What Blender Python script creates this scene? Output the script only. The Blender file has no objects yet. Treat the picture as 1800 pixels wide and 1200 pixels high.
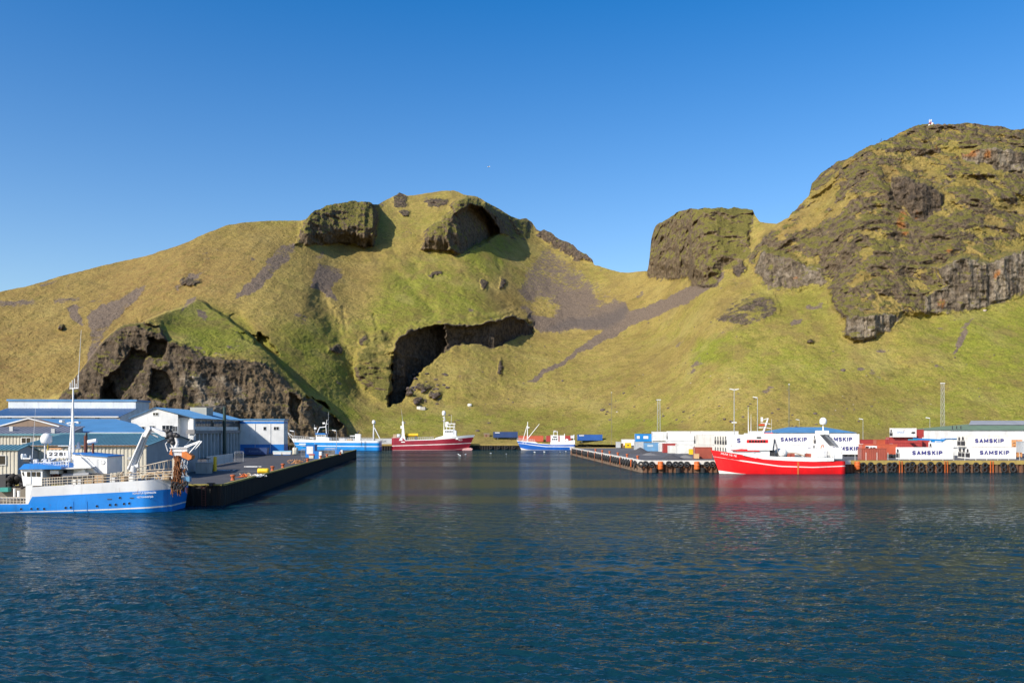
import bpy, bmesh, math, random
import numpy as np
from mathutils import Vector, Matrix

# ------------------------------------------------------------------ camera, sky, sun, exposure
sc = bpy.context.scene
COL = sc.collection
F = 1500.0          # focal length in photo pixels (1800 px wide picture)
HZ = 754.0          # horizon row in the photo
CZ = 10.0           # camera height above the water

cam = bpy.data.cameras.new('camera')
cam.sensor_width = 36.0
cam.lens = 36.0 * F / 1800.0
cam.shift_y = (HZ - 600.0) / 1800.0
cam.clip_start = 0.5
cam.clip_end = 6000
cam_o = bpy.data.objects.new('camera', cam)
COL.objects.link(cam_o)
cam_o.location = (0, 0, CZ)
cam_o.rotation_euler = (math.pi / 2, 0, 0)
sc.camera = cam_o

SUN_AZ, SUN_EL = 226.0, 33.0      # compass style: 0 = +Y, clockwise
world = bpy.data.worlds.new('World')
sc.world = world
world.use_nodes = True
nt = world.node_tree
sky = nt.nodes.new('ShaderNodeTexSky')
sky.sky_type = 'NISHITA'
sky.sun_disc = False
sky.sun_elevation = math.radians(SUN_EL)
sky.sun_rotation = math.radians(SUN_AZ)
sky.air_density = 1.0
sky.dust_density = 1.0
sky.ozone_density = 2.0
hsv = nt.nodes.new('ShaderNodeHueSaturation')
hsv.inputs['Hue'].default_value = 0.506
wtc = nt.nodes.new('ShaderNodeTexCoord')
wsep = nt.nodes.new('ShaderNodeSeparateXYZ')
wmap = nt.nodes.new('ShaderNodeMapRange')
for k, v in (('From Min', 0.16), ('From Max', 0.5), ('To Min', 1.3), ('To Max', 1.5)):
    wmap.inputs[k].default_value = v
nt.links.new(wtc.outputs['Generated'], wsep.inputs[0])
nt.links.new(wsep.outputs['Z'], wmap.inputs['Value'])
nt.links.new(wmap.outputs[0], hsv.inputs['Saturation'])
nt.links.new(sky.outputs[0], hsv.inputs['Color'])
bgn = nt.nodes['Background']
nt.links.new(hsv.outputs[0], bgn.inputs['Color'])
bgn.inputs['Strength'].default_value = 0.14

sun_d = bpy.data.lights.new('sun', 'SUN')
sun_d.energy = 4.6
sun_d.angle = math.radians(0.53)
sun_d.color = (1.0, 0.93, 0.82)
sun_o = bpy.data.objects.new('sun', sun_d)
COL.objects.link(sun_o)
sdir = Vector((math.sin(math.radians(SUN_AZ)) * math.cos(math.radians(SUN_EL)),
               math.cos(math.radians(SUN_AZ)) * math.cos(math.radians(SUN_EL)),
               math.sin(math.radians(SUN_EL))))
sun_o.rotation_euler = sdir.to_track_quat('Z', 'Y').to_euler()
sun_o.location = (-60, -60, 120)

vs = sc.view_settings
vs.view_transform = 'Standard'
vs.look = 'None'
vs.exposure = 0.36
vs.gamma = 1.0
vs.use_curve_mapping = False
sc.cycles.max_bounces = 6
sc.cycles.use_denoising = True
sc.cycles.sample_clamp_indirect = 4.0
sc.cycles.sample_clamp_direct = 8.0

random.seed(7)
RNG = np.random.default_rng(7)

# ------------------------------------------------------------------ helpers
def P(x, y, D):
    """point seen at photo pixel (x, y) standing D metres into the scene"""
    return Vector(((x - 900.0) / F * D, D, CZ + (HZ - y) / F * D))

def PX(x, D):
    return (x - 900.0) / F * D

def PZ(y, D):
    return CZ + (HZ - y) / F * D

class MB:
    """collects shapes; build() links them as one mesh object"""
    def __init__(s):
        s.v, s.f, s.m, s.sm = [], [], [], []
    def add(s, vs_, fs_, mi=0, smooth=False):
        b = len(s.v)
        s.v += [tuple(q) for q in vs_]
        for f in fs_:
            s.f.append([b + i for i in f]); s.m.append(mi); s.sm.append(smooth)
        return s
    def box(s, x0, x1, y0, y1, z0, z1, mi=0, M=None):
        vv = [Vector((x, y, z)) for z in (z0, z1) for y in (y0, y1) for x in (x0, x1)]
        if M is not None:
            vv = [M @ q for q in vv]
        return s.add(vv, [(0, 2, 3, 1), (4, 5, 7, 6), (0, 1, 5, 4), (2, 6, 7, 3), (0, 4, 6, 2), (1, 3, 7, 5)], mi)
    def tube(s, a, b, r, r2=None, n=8, mi=0, caps=True, smooth=True):
        a, b = Vector(a), Vector(b)
        if r2 is None: r2 = r
        d = (b - a)
        if d.length < 1e-6: return s
        q = d.normalized().to_track_quat('Z', 'Y')
        vv = []
        for c, rr in ((a, r), (b, r2)):
            for i in range(n):
                t = 2 * math.pi * (i + .5) / n
                vv.append(c + q @ Vector((math.cos(t) * rr, math.sin(t) * rr, 0)))
        fs_ = [(i, (i + 1) % n, n + (i + 1) % n, n + i) for i in range(n)]
        s.add(vv, fs_, mi, smooth)
        if caps:
            s.add(vv[:n], [tuple(reversed(range(n)))], mi)
            s.add(vv[n:], [tuple(range(n))], mi)
        return s
    def path(s, pts, r, n=6, mi=0):
        for a, b in zip(pts[:-1], pts[1:]): s.tube(a, b, r, n=n, mi=mi)
        return s
    def lathe(s, c, prof, axis='Z', n=16, mi=0, smooth=True):
        c = Vector(c); vv = []
        for (r, h) in prof:
            for i in range(n):
                t = 2 * math.pi * i / n
                u, w = math.cos(t) * r, math.sin(t) * r
                vv.append(c + (Vector((u, w, h)) if axis == 'Z' else Vector((u, h, w)) if axis == 'Y' else Vector((h, u, w))))
        fs_ = []
        for k in range(len(prof) - 1):
            for i in range(n):
                j = (i + 1) % n
                q = (k * n + i, k * n + j, (k + 1) * n + j, (k + 1) * n + i)
                fs_.append(q if axis != 'Y' else q[::-1])
        return s.add(vv, fs_, mi, smooth)
    def prism(s, poly, h0, h1, axis='Z', mi=0):
        """poly: 2d points; axis Z -> (x,y), Y -> (x,z), X -> (y,z)"""
        n = len(poly)
        def mk(p, h):
            return (p[0], p[1], h) if axis == 'Z' else (p[0], h, p[1]) if axis == 'Y' else (h, p[0], p[1])
        vv = [mk(p, h0) for p in poly] + [mk(p, h1) for p in poly]
        fs_ = [(i, (i + 1) % n, n + (i + 1) % n, n + i) for i in range(n)] + [tuple(reversed(range(n))), tuple(range(n, 2 * n))]
        return s.add(vv, fs_, mi)
    def quad(s, a, b, c, d, mi=0):
        return s.add([a, b, c, d], [(0, 1, 2, 3)], mi)
    def mesh(s, name, mats):
        me = bpy.data.meshes.new(name)
        me.from_pydata(s.v, [], s.f)
        if not isinstance(mats, (list, tuple)): mats = [mats]
        for m in mats: me.materials.append(m)
        if len(mats) > 1: me.polygons.foreach_set('material_index', s.m)
        me.polygons.foreach_set('use_smooth', s.sm)
        bm = bmesh.new(); bm.from_mesh(me)
        bmesh.ops.recalc_face_normals(bm, faces=bm.faces)
        bm.to_mesh(me); bm.free()
        me.update()
        return me
    def build(s, name, mats, parent=None, loc=(0, 0, 0), rot=(0, 0, 0)):
        return obj(name, s.mesh(name, mats), parent, loc, rot)

def obj(name, data, parent=None, loc=(0, 0, 0), rot=(0, 0, 0)):
    o = bpy.data.objects.new(name, data)
    COL.objects.link(o)
    o.location = loc; o.rotation_euler = rot
    if parent is not None: o.parent = parent
    return o

def tag(o, label=None, cat=None, group=None, kind=None):
    if label: o['label'] = label
    if cat: o['category'] = cat
    if group: o['group'] = group
    if kind: o['kind'] = kind
    return o

def thing(name, label, cat, loc=(0, 0, 0), rz=0.0, group=None):
    o = obj(name, None, None, loc, (0, 0, rz))
    o.empty_display_size = 0.5
    return tag(o, label, cat, group)

ORD = ('first second third fourth fifth sixth seventh eighth ninth tenth eleventh twelfth thirteenth fourteenth fifteenth sixteenth '
       'seventeenth eighteenth nineteenth twentieth').split()
def copy_tree(o, parent=None):
    c = o.copy(); COL.objects.link(c)
    c.parent = parent
    for ch in list(o.children): copy_tree(ch, c)
    return c

def lettering(text, w, h, mat_, parent, loc, rot, bold=0.0, name='lettering'):
    """raised letters fitted to w x h metres, centred on loc"""
    cu = bpy.data.curves.new(name, 'FONT')
    cu.body = text; cu.size = 1.0; cu.offset = bold; cu.extrude = 0.004; cu.resolution_u = 2
    tmp = bpy.data.objects.new(name, cu); COL.objects.link(tmp)
    dg = bpy.context.evaluated_depsgraph_get()
    me = bpy.data.meshes.new_from_object(tmp.evaluated_get(dg))
    bpy.data.objects.remove(tmp); bpy.data.curves.remove(cu)
    co = np.empty(len(me.vertices) * 3, np.float32); me.vertices.foreach_get('co', co); co = co.reshape(-1, 3)
    lo, hi = co.min(0), co.max(0)
    co[:, 0] = (co[:, 0] - (lo[0] + hi[0]) / 2) * w / max(hi[0] - lo[0], 1e-6)
    co[:, 1] = (co[:, 1] - (lo[1] + hi[1]) / 2) * h / max(hi[1] - lo[1], 1e-6)
    me.vertices.foreach_set('co', co.ravel()); me.update()
    me.materials.clear(); me.materials.append(mat_)
    return obj(name, me, parent, loc, rot)

STROKES = {   # heavy sans capitals and digits as centre-line strokes on a 1 x 1 cell
 'S': [[(.92, .84), (.72, .97), (.3, .97), (.06, .85), (.06, .66), (.28, .54), (.72, .47), (.94, .35), (.94, .16), (.7, .03), (.28, .03), (.05, .17)]],
 'A': [[(.0, .0), (.5, 1), (1, .0)], [(.2, .3), (.8, .3)]], 'M': [[(.0, .0), (.0, 1), (.5, .22), (1, 1), (1, .0)]],
 'K': [[(.02, 0), (.02, 1)], [(.95, 1), (.05, .42)], [(.35, .6), (1, 0)]], 'I': [[(.5, 0), (.5, 1)]],
 'P': [[(.04, 0), (.04, .97), (.65, .97), (.94, .84), (.94, .58), (.65, .45), (.06, .45)]],
 '2': [[(.06, .78), (.2, .95), (.5, 1), (.82, .93), (.92, .74), (.8, .52), (.08, .03), (.95, .03)]],
 '8': [[(.5, .53), (.16, .66), (.12, .84), (.3, .98), (.7, .98), (.88, .84), (.84, .66), (.5, .53), (.1, .38), (.06, .16), (.3, .02), (.7, .02), (.94, .16), (.9, .38), (.5, .53)]],
 '1': [[(.25, .78), (.6, 1), (.6, 0)]]}
def block_letters(text, w, h, stroke, mat_, parent, loc, rot, name='lettering'):
    """bold stroke lettering fitted to w x h metres, one flat raised mesh"""
    mb = MB(); wid = [.34 if c in 'I1' else 1.18 if c == 'M' else 1.0 for c in text]; gap = .20
    u = w / (sum(wid) + gap * (len(text) - 1)); x = -w / 2; hs = h - stroke; lay = 0
    for c, wd in zip(text, wid):
        for st in STROKES[c]:
            pts = [Vector((x + stroke / 2 + p[0] * max(.01, wd * u - stroke), -hs / 2 + p[1] * hs, 0)) for p in st]
            for a, b in zip(pts[:-1], pts[1:]):
                lay += 1; z = .002 + .0004 * (lay % 7)
                d = (b - a).normalized(); n = Vector((-d.y, d.x, 0)) * stroke / 2; e = d * stroke * .28
                q = [a - e - n, b + e - n, b + e + n, a - e + n]
                mb.add([(k.x, k.y, z) for k in q], [(0, 1, 2, 3)])
        x += (wd + gap) * u
    return mb.build(name, mat_, parent, loc, rot)

# ------------------------------------------------------------------ materials
MATS = {}
def L(r, g, b):
    """sRGB 0-255 -> linear"""
    return tuple((c / 255 / 12.92) if c <= 10 else ((c / 255 + .055) / 1.055) ** 2.4 for c in (r, g, b))

def N(nt_, t, **kw):
    n = nt_.nodes.new(t)
    for k, v in kw.items():
        if k in n.inputs: n.inputs[k].default_value = v
        else: setattr(n, k, v)
    return n

def mixc(nt_, fac, a, b, blend='MIX'):
    n = nt_.nodes.new('ShaderNodeMix'); n.data_type = 'RGBA'; n.blend_type = blend
    for sock, val in ((n.inputs[0], fac), (n.inputs[6], a), (n.inputs[7], b)):
        if isinstance(val, bpy.types.NodeSocket): nt_.links.new(val, sock)
        elif isinstance(val, (int, float)): sock.default_value = val
        else: sock.default_value = (*val, 1) if len(val) == 3 else val
    return n.outputs[2]

def mth(nt_, op, a, b=None, c=None, clamp=False):
    n = nt_.nodes.new('ShaderNodeMath'); n.operation = op; n.use_clamp = clamp
    for i, val in enumerate((a, b, c)):
        if val is None: continue
        if isinstance(val, bpy.types.NodeSocket): nt_.links.new(val, n.inputs[i])
        else: n.inputs[i].default_value = val
    return n.outputs[0]

def rng(nt_, v, a, b, c=0.0, d=1.0):
    n = nt_.nodes.new('ShaderNodeMapRange'); n.interpolation_type = 'SMOOTHSTEP'
    nt_.links.new(v, n.inputs['Value'])
    for k, q in (('From Min', a), ('From Max', b), ('To Min', c), ('To Max', d)): n.inputs[k].default_value = q
    return n.outputs[0]

def noise(nt_, scale, detail=4, rough=.55, vec=None, dist=0.0):
    n = nt_.nodes.new('ShaderNodeTexNoise')
    n.inputs['Scale'].default_value = scale; n.inputs['Detail'].default_value = detail
    n.inputs['Roughness'].default_value = rough; n.inputs['Distortion'].default_value = dist
    if vec is not None: nt_.links.new(vec, n.inputs['Vector'])
    return n.outputs['Fac']

def scaled(nt_, vec, s):
    n = nt_.nodes.new('ShaderNodeVectorMath'); n.operation = 'MULTIPLY'
    nt_.links.new(vec, n.inputs[0]); n.inputs[1].default_value = s
    return n.outputs[0]

def paint(name, col, rough=.5, dirt=.25, dirtcol=(.10, .08, .06), rust=0.0, metal=0.0, streak=True, var=.12, scale=1.0, spec=.5):
    """painted / weathered surface: colour variation, grime with vertical streaks, rust blooms"""
    if name in MATS: return MATS[name]
    m = bpy.data.materials.new(name); m.use_nodes = True
    t = m.node_tree; b = t.nodes['Principled BSDF']
    pos = t.nodes.new('ShaderNodeNewGeometry').outputs['Position']
    n1 = noise(t, .35 * scale, 4, .6, pos)
    c = mixc(t, rng(t, n1, .3, .7), tuple(q * (1 - var) for q in col), tuple(min(1, q * (1 + var * .6)) for q in col))
    if dirt:
        n2 = noise(t, 1.0, 5, .65, scaled(t, pos, (1.6 * scale, 1.6 * scale, (.22 if streak else 1.6) * scale)))
        c = mixc(t, mth(t, 'MULTIPLY', rng(t, n2, .5, .78), dirt), c, dirtcol)
    if rust:
        n3 = noise(t, 1.0, 6, .7, scaled(t, pos, (1.1 * scale, 1.1 * scale, .35 * scale)))
        c = mixc(t, mth(t, 'MULTIPLY', rng(t, n3, .62 - .1 * rust, .72), min(1, .5 + rust * .5)), c, (.19, .055, .018))
    t.links.new(c, b.inputs['Base Color'])
    b.inputs['Roughness'].default_value = rough
    b.inputs['Metallic'].default_value = metal
    b.inputs['Specular IOR Level'].default_value = spec
    MATS[name] = m
    return m

def glassm(name='window_glass', col=(.02, .025, .03)):
    if name in MATS: return MATS[name]
    m = bpy.data.materials.new(name); m.use_nodes = True
    b = m.node_tree.nodes['Principled BSDF']
    b.inputs['Base Color'].default_value = (*col, 1); b.inputs['Roughness'].default_value = .08
    MATS[name] = m
    return m
# ------------------------------------------------------------------ numpy noise
def _hash(ix, iy, iz, seed):
    h = (ix.astype(np.uint32) * np.uint32(374761393) + iy.astype(np.uint32) * np.uint32(668265263)
         + iz.astype(np.uint32) * np.uint32(2246822519) + np.uint32(seed * 3266489917 & 0xffffffff))
    h = (h ^ (h >> np.uint32(13))) * np.uint32(1274126177)
    h = h ^ (h >> np.uint32(16))
    return (h & np.uint32(0xffffff)).astype(np.float32) / np.float32(0xffffff)

def vnoise(x, y, z, seed=0):
    fx, fy, fz = np.floor(x), np.floor(y), np.floor(z)
    ix, iy, iz = fx.astype(np.int64), fy.astype(np.int64), fz.astype(np.int64)
    u, v, w = (x - fx).astype(np.float32), (y - fy).astype(np.float32), (z - fz).astype(np.float32)
    u = u * u * u * (u * (u * 6 - 15) + 10); v = v * v * v * (v * (v * 6 - 15) + 10); w = w * w * w * (w * (w * 6 - 15) + 10)
    r = 0
    for dz in (0, 1):
        for dy in (0, 1):
            a = _hash(ix, iy + dy, iz + dz, seed); b = _hash(ix + 1, iy + dy, iz + dz, seed)
            q = a + (b - a) * u
            r = r + q * (v if dy else 1 - v) * (w if dz else 1 - w)
    return r * 2 - 1

def fbm(x, y, z, s, octv=4, seed=0, gain=.5, ridge=False):
    a, t, tot = 1.0, 0, 0
    f = 1.0 / s
    for k in range(octv):
        n = vnoise(x * f, y * f, z * f, seed + k * 17)
        if ridge: n = 1 - 2 * np.abs(n)
        t = t + a * n; tot += a; a *= gain; f *= 2.03
    return t / tot

def sstep(a, b, v):
    t = np.clip((v - a) / (b - a), 0, 1)
    return t * t * (3 - 2 * t)

# ------------------------------------------------------------------ terrain: two hills with crags, a cave and a scree bowl
SKY = np.array([(-700, 590), (-400, 560), (-200, 545), (0, 512), (60, 500), (105, 486), (160, 472), (205, 461), (250, 452), (300, 436), (330, 425),
    (370, 407), (400, 396), (432, 390), (470, 388), (520, 387), (536, 385), (541, 383), (552, 372), (575, 362), (600, 357), (625, 354),
    (648, 353), (655, 357), (664, 359), (680, 350), (697, 343), (702, 338), (709, 341), (716, 344), (740, 341), (780, 335), (798, 334), (815, 341),
    (840, 347), (860, 358), (880, 370), (900, 380), (915, 387), (925, 385), (935, 390), (943, 402), (950, 405), (956, 402), (970, 408), (985, 418),
    (1000, 425), (1010, 432), (1025, 443), (1041, 456), (1044, 464), (1060, 470), (1090, 478), (1105, 479), (1125, 477), (1138, 476), (1141, 462),
    (1143, 440), (1145, 420), (1150, 403), (1157, 392), (1175, 383), (1200, 372), (1225, 366), (1245, 364), (1265, 363), (1290, 366), (1310, 369),
    (1323, 371), (1327, 381), (1335, 390), (1345, 392), (1365, 393), (1378, 387), (1387, 384), (1391, 376), (1400, 365), (1410, 355), (1422, 343),
    (1427, 321), (1440, 308), (1462, 292), (1500, 272), (1525, 258), (1550, 250), (1570, 240), (1600, 226), (1625, 219), (1650, 218), (1700, 217),
    (1730, 220), (1760, 224), (1800, 229), (1900, 248), (2000, 280), (2200, 350), (2500, 450)], float)
FOOTB = np.array([(-700, 330), (0, 372), (200, 376), (350, 374), (450, 378), (520, 390), (580, 414), (620, 428), (660, 425), (1000, 425), (1080, 410), (1150, 385), (1250, 352),
    (1400, 332), (1800, 312), (2500, 320)], float)
FOOTF = np.array([(0, 384), (100, 382), (345, 388), (450, 398), (550, 411), (600, 425), (640, 430)], float)
RIDGE = np.array([(20, 770), (60, 715), (120, 682), (150, 640), (180, 600), (215, 571), (250, 565), (300, 548), (345, 527), (372, 538), (400, 556), (450, 600),
    (500, 652), (550, 700), (585, 728), (606, 748), (640, 790)], float)

xs = np.concatenate([np.arange(-700, -30, 10.0), np.arange(-30, 1830, 1.55), np.arange(1830, 2500, 10.0)])
NV = 400
XX = np.repeat(xs[None, :], NV, 0)
vv = np.linspace(0, 1, NV)[:, None]
sky_y = np.interp(xs, SKY[:, 0], SKY[:, 1])
z0 = np.zeros_like(xs)
rough_sky = np.interp(xs, [-700, 520, 530, 660, 670, 790, 800, 940, 950, 1045, 1060, 1135, 1140, 1330, 1345, 1375, 1390, 1800, 2500],
                      [1.6, 1.6, 4, 4, 1.6, 1.6, 3, 3, 6, 6, 1, 1, 5, 5, 1, 1, 6, 4, 4])
sky_y = sky_y + rough_sky * (fbm(xs, z0, z0, 22.0, 5, 5, .62))
foot_b = np.interp(xs, FOOTB[:, 0], FOOTB[:, 1])
foot_f = np.interp(xs, FOOTF[:, 0], FOOTF[:, 1])
ZF = 2.55
yf_b = HZ + (CZ - ZF) * F / foot_b
yf_f = HZ + (CZ - ZF) * F / foot_f
ridge_y = np.interp(xs, RIDGE[:, 0], RIDGE[:, 1], left=900, right=900)
ridge_y = ridge_y + 3.0 * fbm(xs, z0, z0 + 9.5, 18.0, 4, 8, .6) + 5.0 * fbm(xs, z0, z0 + 2.5, 55.0, 2, 9, .6)
has_f = (xs > 20) & (xs < 640) & (ridge_y < yf_f)
y_foot = np.where(has_f, yf_f, yf_b)
YY = np.maximum(y_foot[None, :] + (206.0 - y_foot)[None, :] * vv, sky_y[None, :])

wx = XX + 7 * fbm(XX, YY, XX * 0 + 3.3, 34.0, 4, 21, .6) + 4.5 * fbm(XX, YY, XX * 0 + 1.3, 9.0, 3, 23, .6)
wy = YY + 6 * fbm(XX, YY, XX * 0 + 7.7, 30.0, 4, 22, .6) + 4.0 * fbm(XX, YY, XX * 0 + 5.7, 9.0, 3, 24, .6)

def poly_mask(pts, soft=4.0, x=None, y=None):
    """1 inside the outline, 0 outside, soft px wide edge"""
    x = wx if x is None else x; y = wy if y is None else y
    pts = np.array(pts, float)
    out = np.zeros(x.shape, np.float32)
    x0, y0 = pts.min(0) - soft - 2; x1, y1 = pts.max(0) + soft + 2
    sel = (x > x0) & (x < x1) & (y > y0) & (y < y1)
    if not sel.any(): return out
    px, py = x[sel], y[sel]
    d2 = np.full(px.shape, 1e9); ins = np.zeros(px.shape, bool)
    q = np.roll(pts, -1, 0)
    for (ax, ay), (bx, by) in zip(pts, q):
        ex, ey = bx - ax, by - ay
        t = np.clip(((px - ax) * ex + (py - ay) * ey) / (ex * ex + ey * ey + 1e-9), 0, 1)
        d2 = np.minimum(d2, (px - ax - t * ex) ** 2 + (py - ay - t * ey) ** 2)
        c = ((ay > py) != (by > py)) & (px < (bx - ax) * (py - ay) / (by - ay + 1e-12) + ax)
        ins ^= c
    d = np.sqrt(d2) * np.where(ins, 1, -1)
    out[sel] = sstep(-soft, soft, d)
    return out

def blob(cx, cy, rx, ry, soft=.5, ang=0.0):
    c, s_ = math.cos(math.radians(ang)), math.sin(math.radians(ang))
    dx, dy = wx - cx, wy - cy
    d = np.sqrt(((dx * c + dy * s_) / rx) ** 2 + ((-dx * s_ + dy * c) / ry) ** 2)
    return 1 - sstep(1 - soft, 1 + soft, d)

# outlines traced as photo pixels; depth comes from the slopes below
CRAG_A = [(522, 430), (528, 402), (541, 380), (552, 366), (600, 350), (650, 346), (662, 364), (668, 388), (664, 412), (655, 430), (640, 433), (600, 425), (560, 429)]
CRAG_B = [(738, 438), (746, 410), (762, 392), (790, 376), (800, 356), (820, 346), (860, 358), (900, 382), (930, 392), (933, 402), (928, 418), (905, 418), (880, 412), (850, 430), (808, 447), (770, 443)]
CRAG_B_HOL = [(792, 388), (806, 374), (828, 364), (848, 366), (862, 386), (877, 412), (850, 430), (808, 447), (786, 441), (784, 412)]
RIDGE_RK = [(945, 400), (970, 404), (1000, 422), (1043, 450), (1046, 464), (1012, 460), (985, 444), (962, 428)]
CAVE = [(688, 640), (692, 612), (702, 594), (718, 579), (742, 571), (790, 568), (830, 569), (868, 563), (898, 556), (922, 560), (936, 576), (938, 585), (914, 592), (890, 602), (865, 613), (840, 604), (800, 608), (778, 624), (752, 642), (727, 667), (712, 690), (704, 706), (684, 712), (690, 680)]
CAVE_L = [(688, 640), (692, 612), (702, 594), (718, 579), (742, 571), (780, 570), (786, 604), (778, 624), (752, 642), (727, 667), (712, 690), (704, 706), (684, 712), (690, 680)]
BUTT = [(626, 665), (622, 642), (636, 612), (652, 588), (672, 582), (690, 606), (691, 640), (691, 680), (684, 712), (664, 702), (642, 688)]
MESA = [(1136, 490), (1138, 455), (1146, 400), (1156, 384), (1200, 364), (1245, 356), (1310, 362), (1332, 370), (1326, 392), (1318, 410), (1324, 428), (1312, 458), (1282, 474), (1252, 500), (1218, 502), (1212, 488), (1172, 490)]
BIGROCK = [(1318, 452), (1340, 424), (1378, 388), (1390, 368), (1422, 336), (1426, 312), (1462, 284), (1550, 242), (1600, 218), (1650, 208), (1900, 215), (1900, 500), (1800, 516), (1740, 536), (1690, 548), (1640, 552), (1600, 552), (1566, 576), (1532, 592), (1500, 598), (1484, 590), (1488, 562), (1466, 538), (1460, 508), (1420, 502), (1390, 510), (1342, 506), (1322, 474)]
BAND_T = [(1688, 266), (1740, 256), (1800, 262), (1900, 270), (1900, 315), (1800, 304), (1752, 300), (1720, 288), (1692, 282)]
BAND_M = [(1628, 552), (1624, 522), (1664, 500), (1640, 470), (1690, 450), (1740, 456), (1800, 436), (1900, 420), (1900, 500), (1800, 516), (1740, 536), (1690, 549)]
BAND_L = [(1484, 590), (1488, 562), (1500, 552), (1546, 550), (1592, 554), (1570, 576), (1536, 592), (1500, 598)]
BAND_W = [(1324, 470), (1345, 438), (1400, 452), (1440, 470), (1462, 500), (1420, 500), (1390, 510), (1345, 506)]
DARKROCK = [(1566, 310), (1592, 306), (1640, 330), (1660, 345), (1652, 372), (1620, 390), (1596, 380), (1570, 350)]
BROWNCR = [(1256, 560), (1288, 532), (1325, 514), (1362, 524), (1372, 542), (1350, 562), (1310, 572), (1268, 570)]
SEACLIFF = [(60, 800), (100, 700), (142, 642), (176, 598), (216, 568), (242, 564), (284, 574), (296, 598), (330, 608), (360, 624), (420, 632), (466, 640), (500, 664), (522, 690), (550, 700), (572, 724), (612, 744), (612, 790)]
HOLLOWS = [([(264, 592), (292, 600), (286, 632), (260, 626)], 9), ([(232, 612), (262, 626), (244, 658), (222, 690), (206, 706), (178, 706), (184, 668), (214, 646)], 8),
           ([(268, 650), (300, 658), (312, 690), (292, 704), (264, 694)], 7), ([(186, 690), (200, 672), (206, 706), (184, 712)], 7),
           ([(540, 694), (566, 706), (586, 728), (606, 748), (596, 756), (562, 752), (548, 722)], 14), ([(512, 690), (530, 700), (526, 742), (514, 730)], 6),
           ([(452, 584), (474, 598), (492, 626), (470, 616), (452, 604)], 12), ([(424, 584), (452, 590), (450, 602), (428, 596)], 4), ([(240, 564), (284, 574), (280, 582), (244, 574)], 4)]
SCREE = [(908, 512), (930, 470), (950, 434), (962, 430), (986, 450), (1012, 470), (1060, 500), (1096, 522), (1106, 546), (1095, 560), (1060, 576), (1000, 577), (950, 587), (932, 572), (920, 548)]
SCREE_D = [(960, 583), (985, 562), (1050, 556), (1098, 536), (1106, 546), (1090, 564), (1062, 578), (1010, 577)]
TRACK = [(928, 668), (1000, 624), (1040, 596), (1080, 566), (1110, 548), (1160, 528), (1230, 498), (1278, 474), (1274, 490), (1222, 524), (1150, 555), (1110, 574), (1050, 606), (1000, 632), (940, 670)]
STREAKS = [[(410, 523), (440, 492), (470, 460), (500, 430), (526, 428), (518, 444), (482, 482), (444, 516)],
    [(545, 502), (558, 460), (572, 464), (602, 470), (600, 486), (586, 504), (592, 528), (572, 522), (562, 512)], [(552, 452), (568, 442), (574, 454)],
    [(144, 660), (160, 600), (154, 552), (190, 530), (240, 505), (258, 498), (246, 522), (214, 546), (192, 574), (180, 600), (168, 640)],
    [(0, 528), (60, 526), (62, 536), (0, 541)], [(118, 541), (130, 534), (142, 560), (144, 571), (124, 563)], [(92, 524), (140, 521), (140, 528), (96, 534)],
    [(305, 506), (335, 480), (366, 474), (346, 490), (312, 509)], [(1672, 625), (1690, 575), (1712, 560), (1700, 590), (1680, 620)], [(1418, 538), (1446, 530), (1448, 542), (1420, 544)],
    [(1386, 566), (1408, 560), (1408, 568), (1390, 572)], [(330, 524), (348, 518), (344, 532), (310, 548)], [(340, 540), (362, 548), (360, 566), (344, 558)]]

m_crA, m_crB, m_crBh = poly_mask(CRAG_A, 3), poly_mask(CRAG_B, 3), poly_mask(CRAG_B_HOL, 3)
m_rr = poly_mask(RIDGE_RK, 4)
m_cave, m_caveL, m_butt = poly_mask(CAVE, 2.2), poly_mask(CAVE_L, 2.2), poly_mask(BUTT, 4)
m_mesa, m_big = poly_mask(MESA, 4), poly_mask(BIGROCK, 7)
m_bt, m_bm, m_bl, m_bw = poly_mask(BAND_T, 5), poly_mask(BAND_M, 6), poly_mask(BAND_L, 4), poly_mask(BAND_W, 6)
m_dr, m_br = poly_mask(DARKROCK, 5), poly_mask(BROWNCR, 7)
front = has_f[None, :] & (YY > ridge_y[None, :])
m_sea = poly_mask(SEACLIFF, 5) * front
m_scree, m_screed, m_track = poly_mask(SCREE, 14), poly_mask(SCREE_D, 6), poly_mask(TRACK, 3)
m_str = np.zeros_like(m_crA)
for s_ in STREAKS: m_str = np.maximum(m_str, poly_mask(s_, 4))
small_rk = np.zeros_like(m_crA)
for (a, b, c, d) in [(702, 352, 12, 12), (768, 356, 20, 7), (712, 374, 7, 6), (592, 612, 14, 9), (640, 600, 8, 10), (885, 498, 6, 9), (848, 500, 6, 9), (765, 482, 10, 4), (334, 494, 20, 6),
                     (1300, 470, 9, 18), (1240, 497, 22, 8), (105, 576, 5, 4), (715, 690, 8, 6), (745, 680, 14, 6), (765, 693, 12, 6), (732, 703, 10, 5), (880, 645, 4, 12), (1425, 600, 5, 4), (130, 692, 10, 5)]:
    small_rk = np.maximum(small_rk, blob(a, b, c, d))

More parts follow.
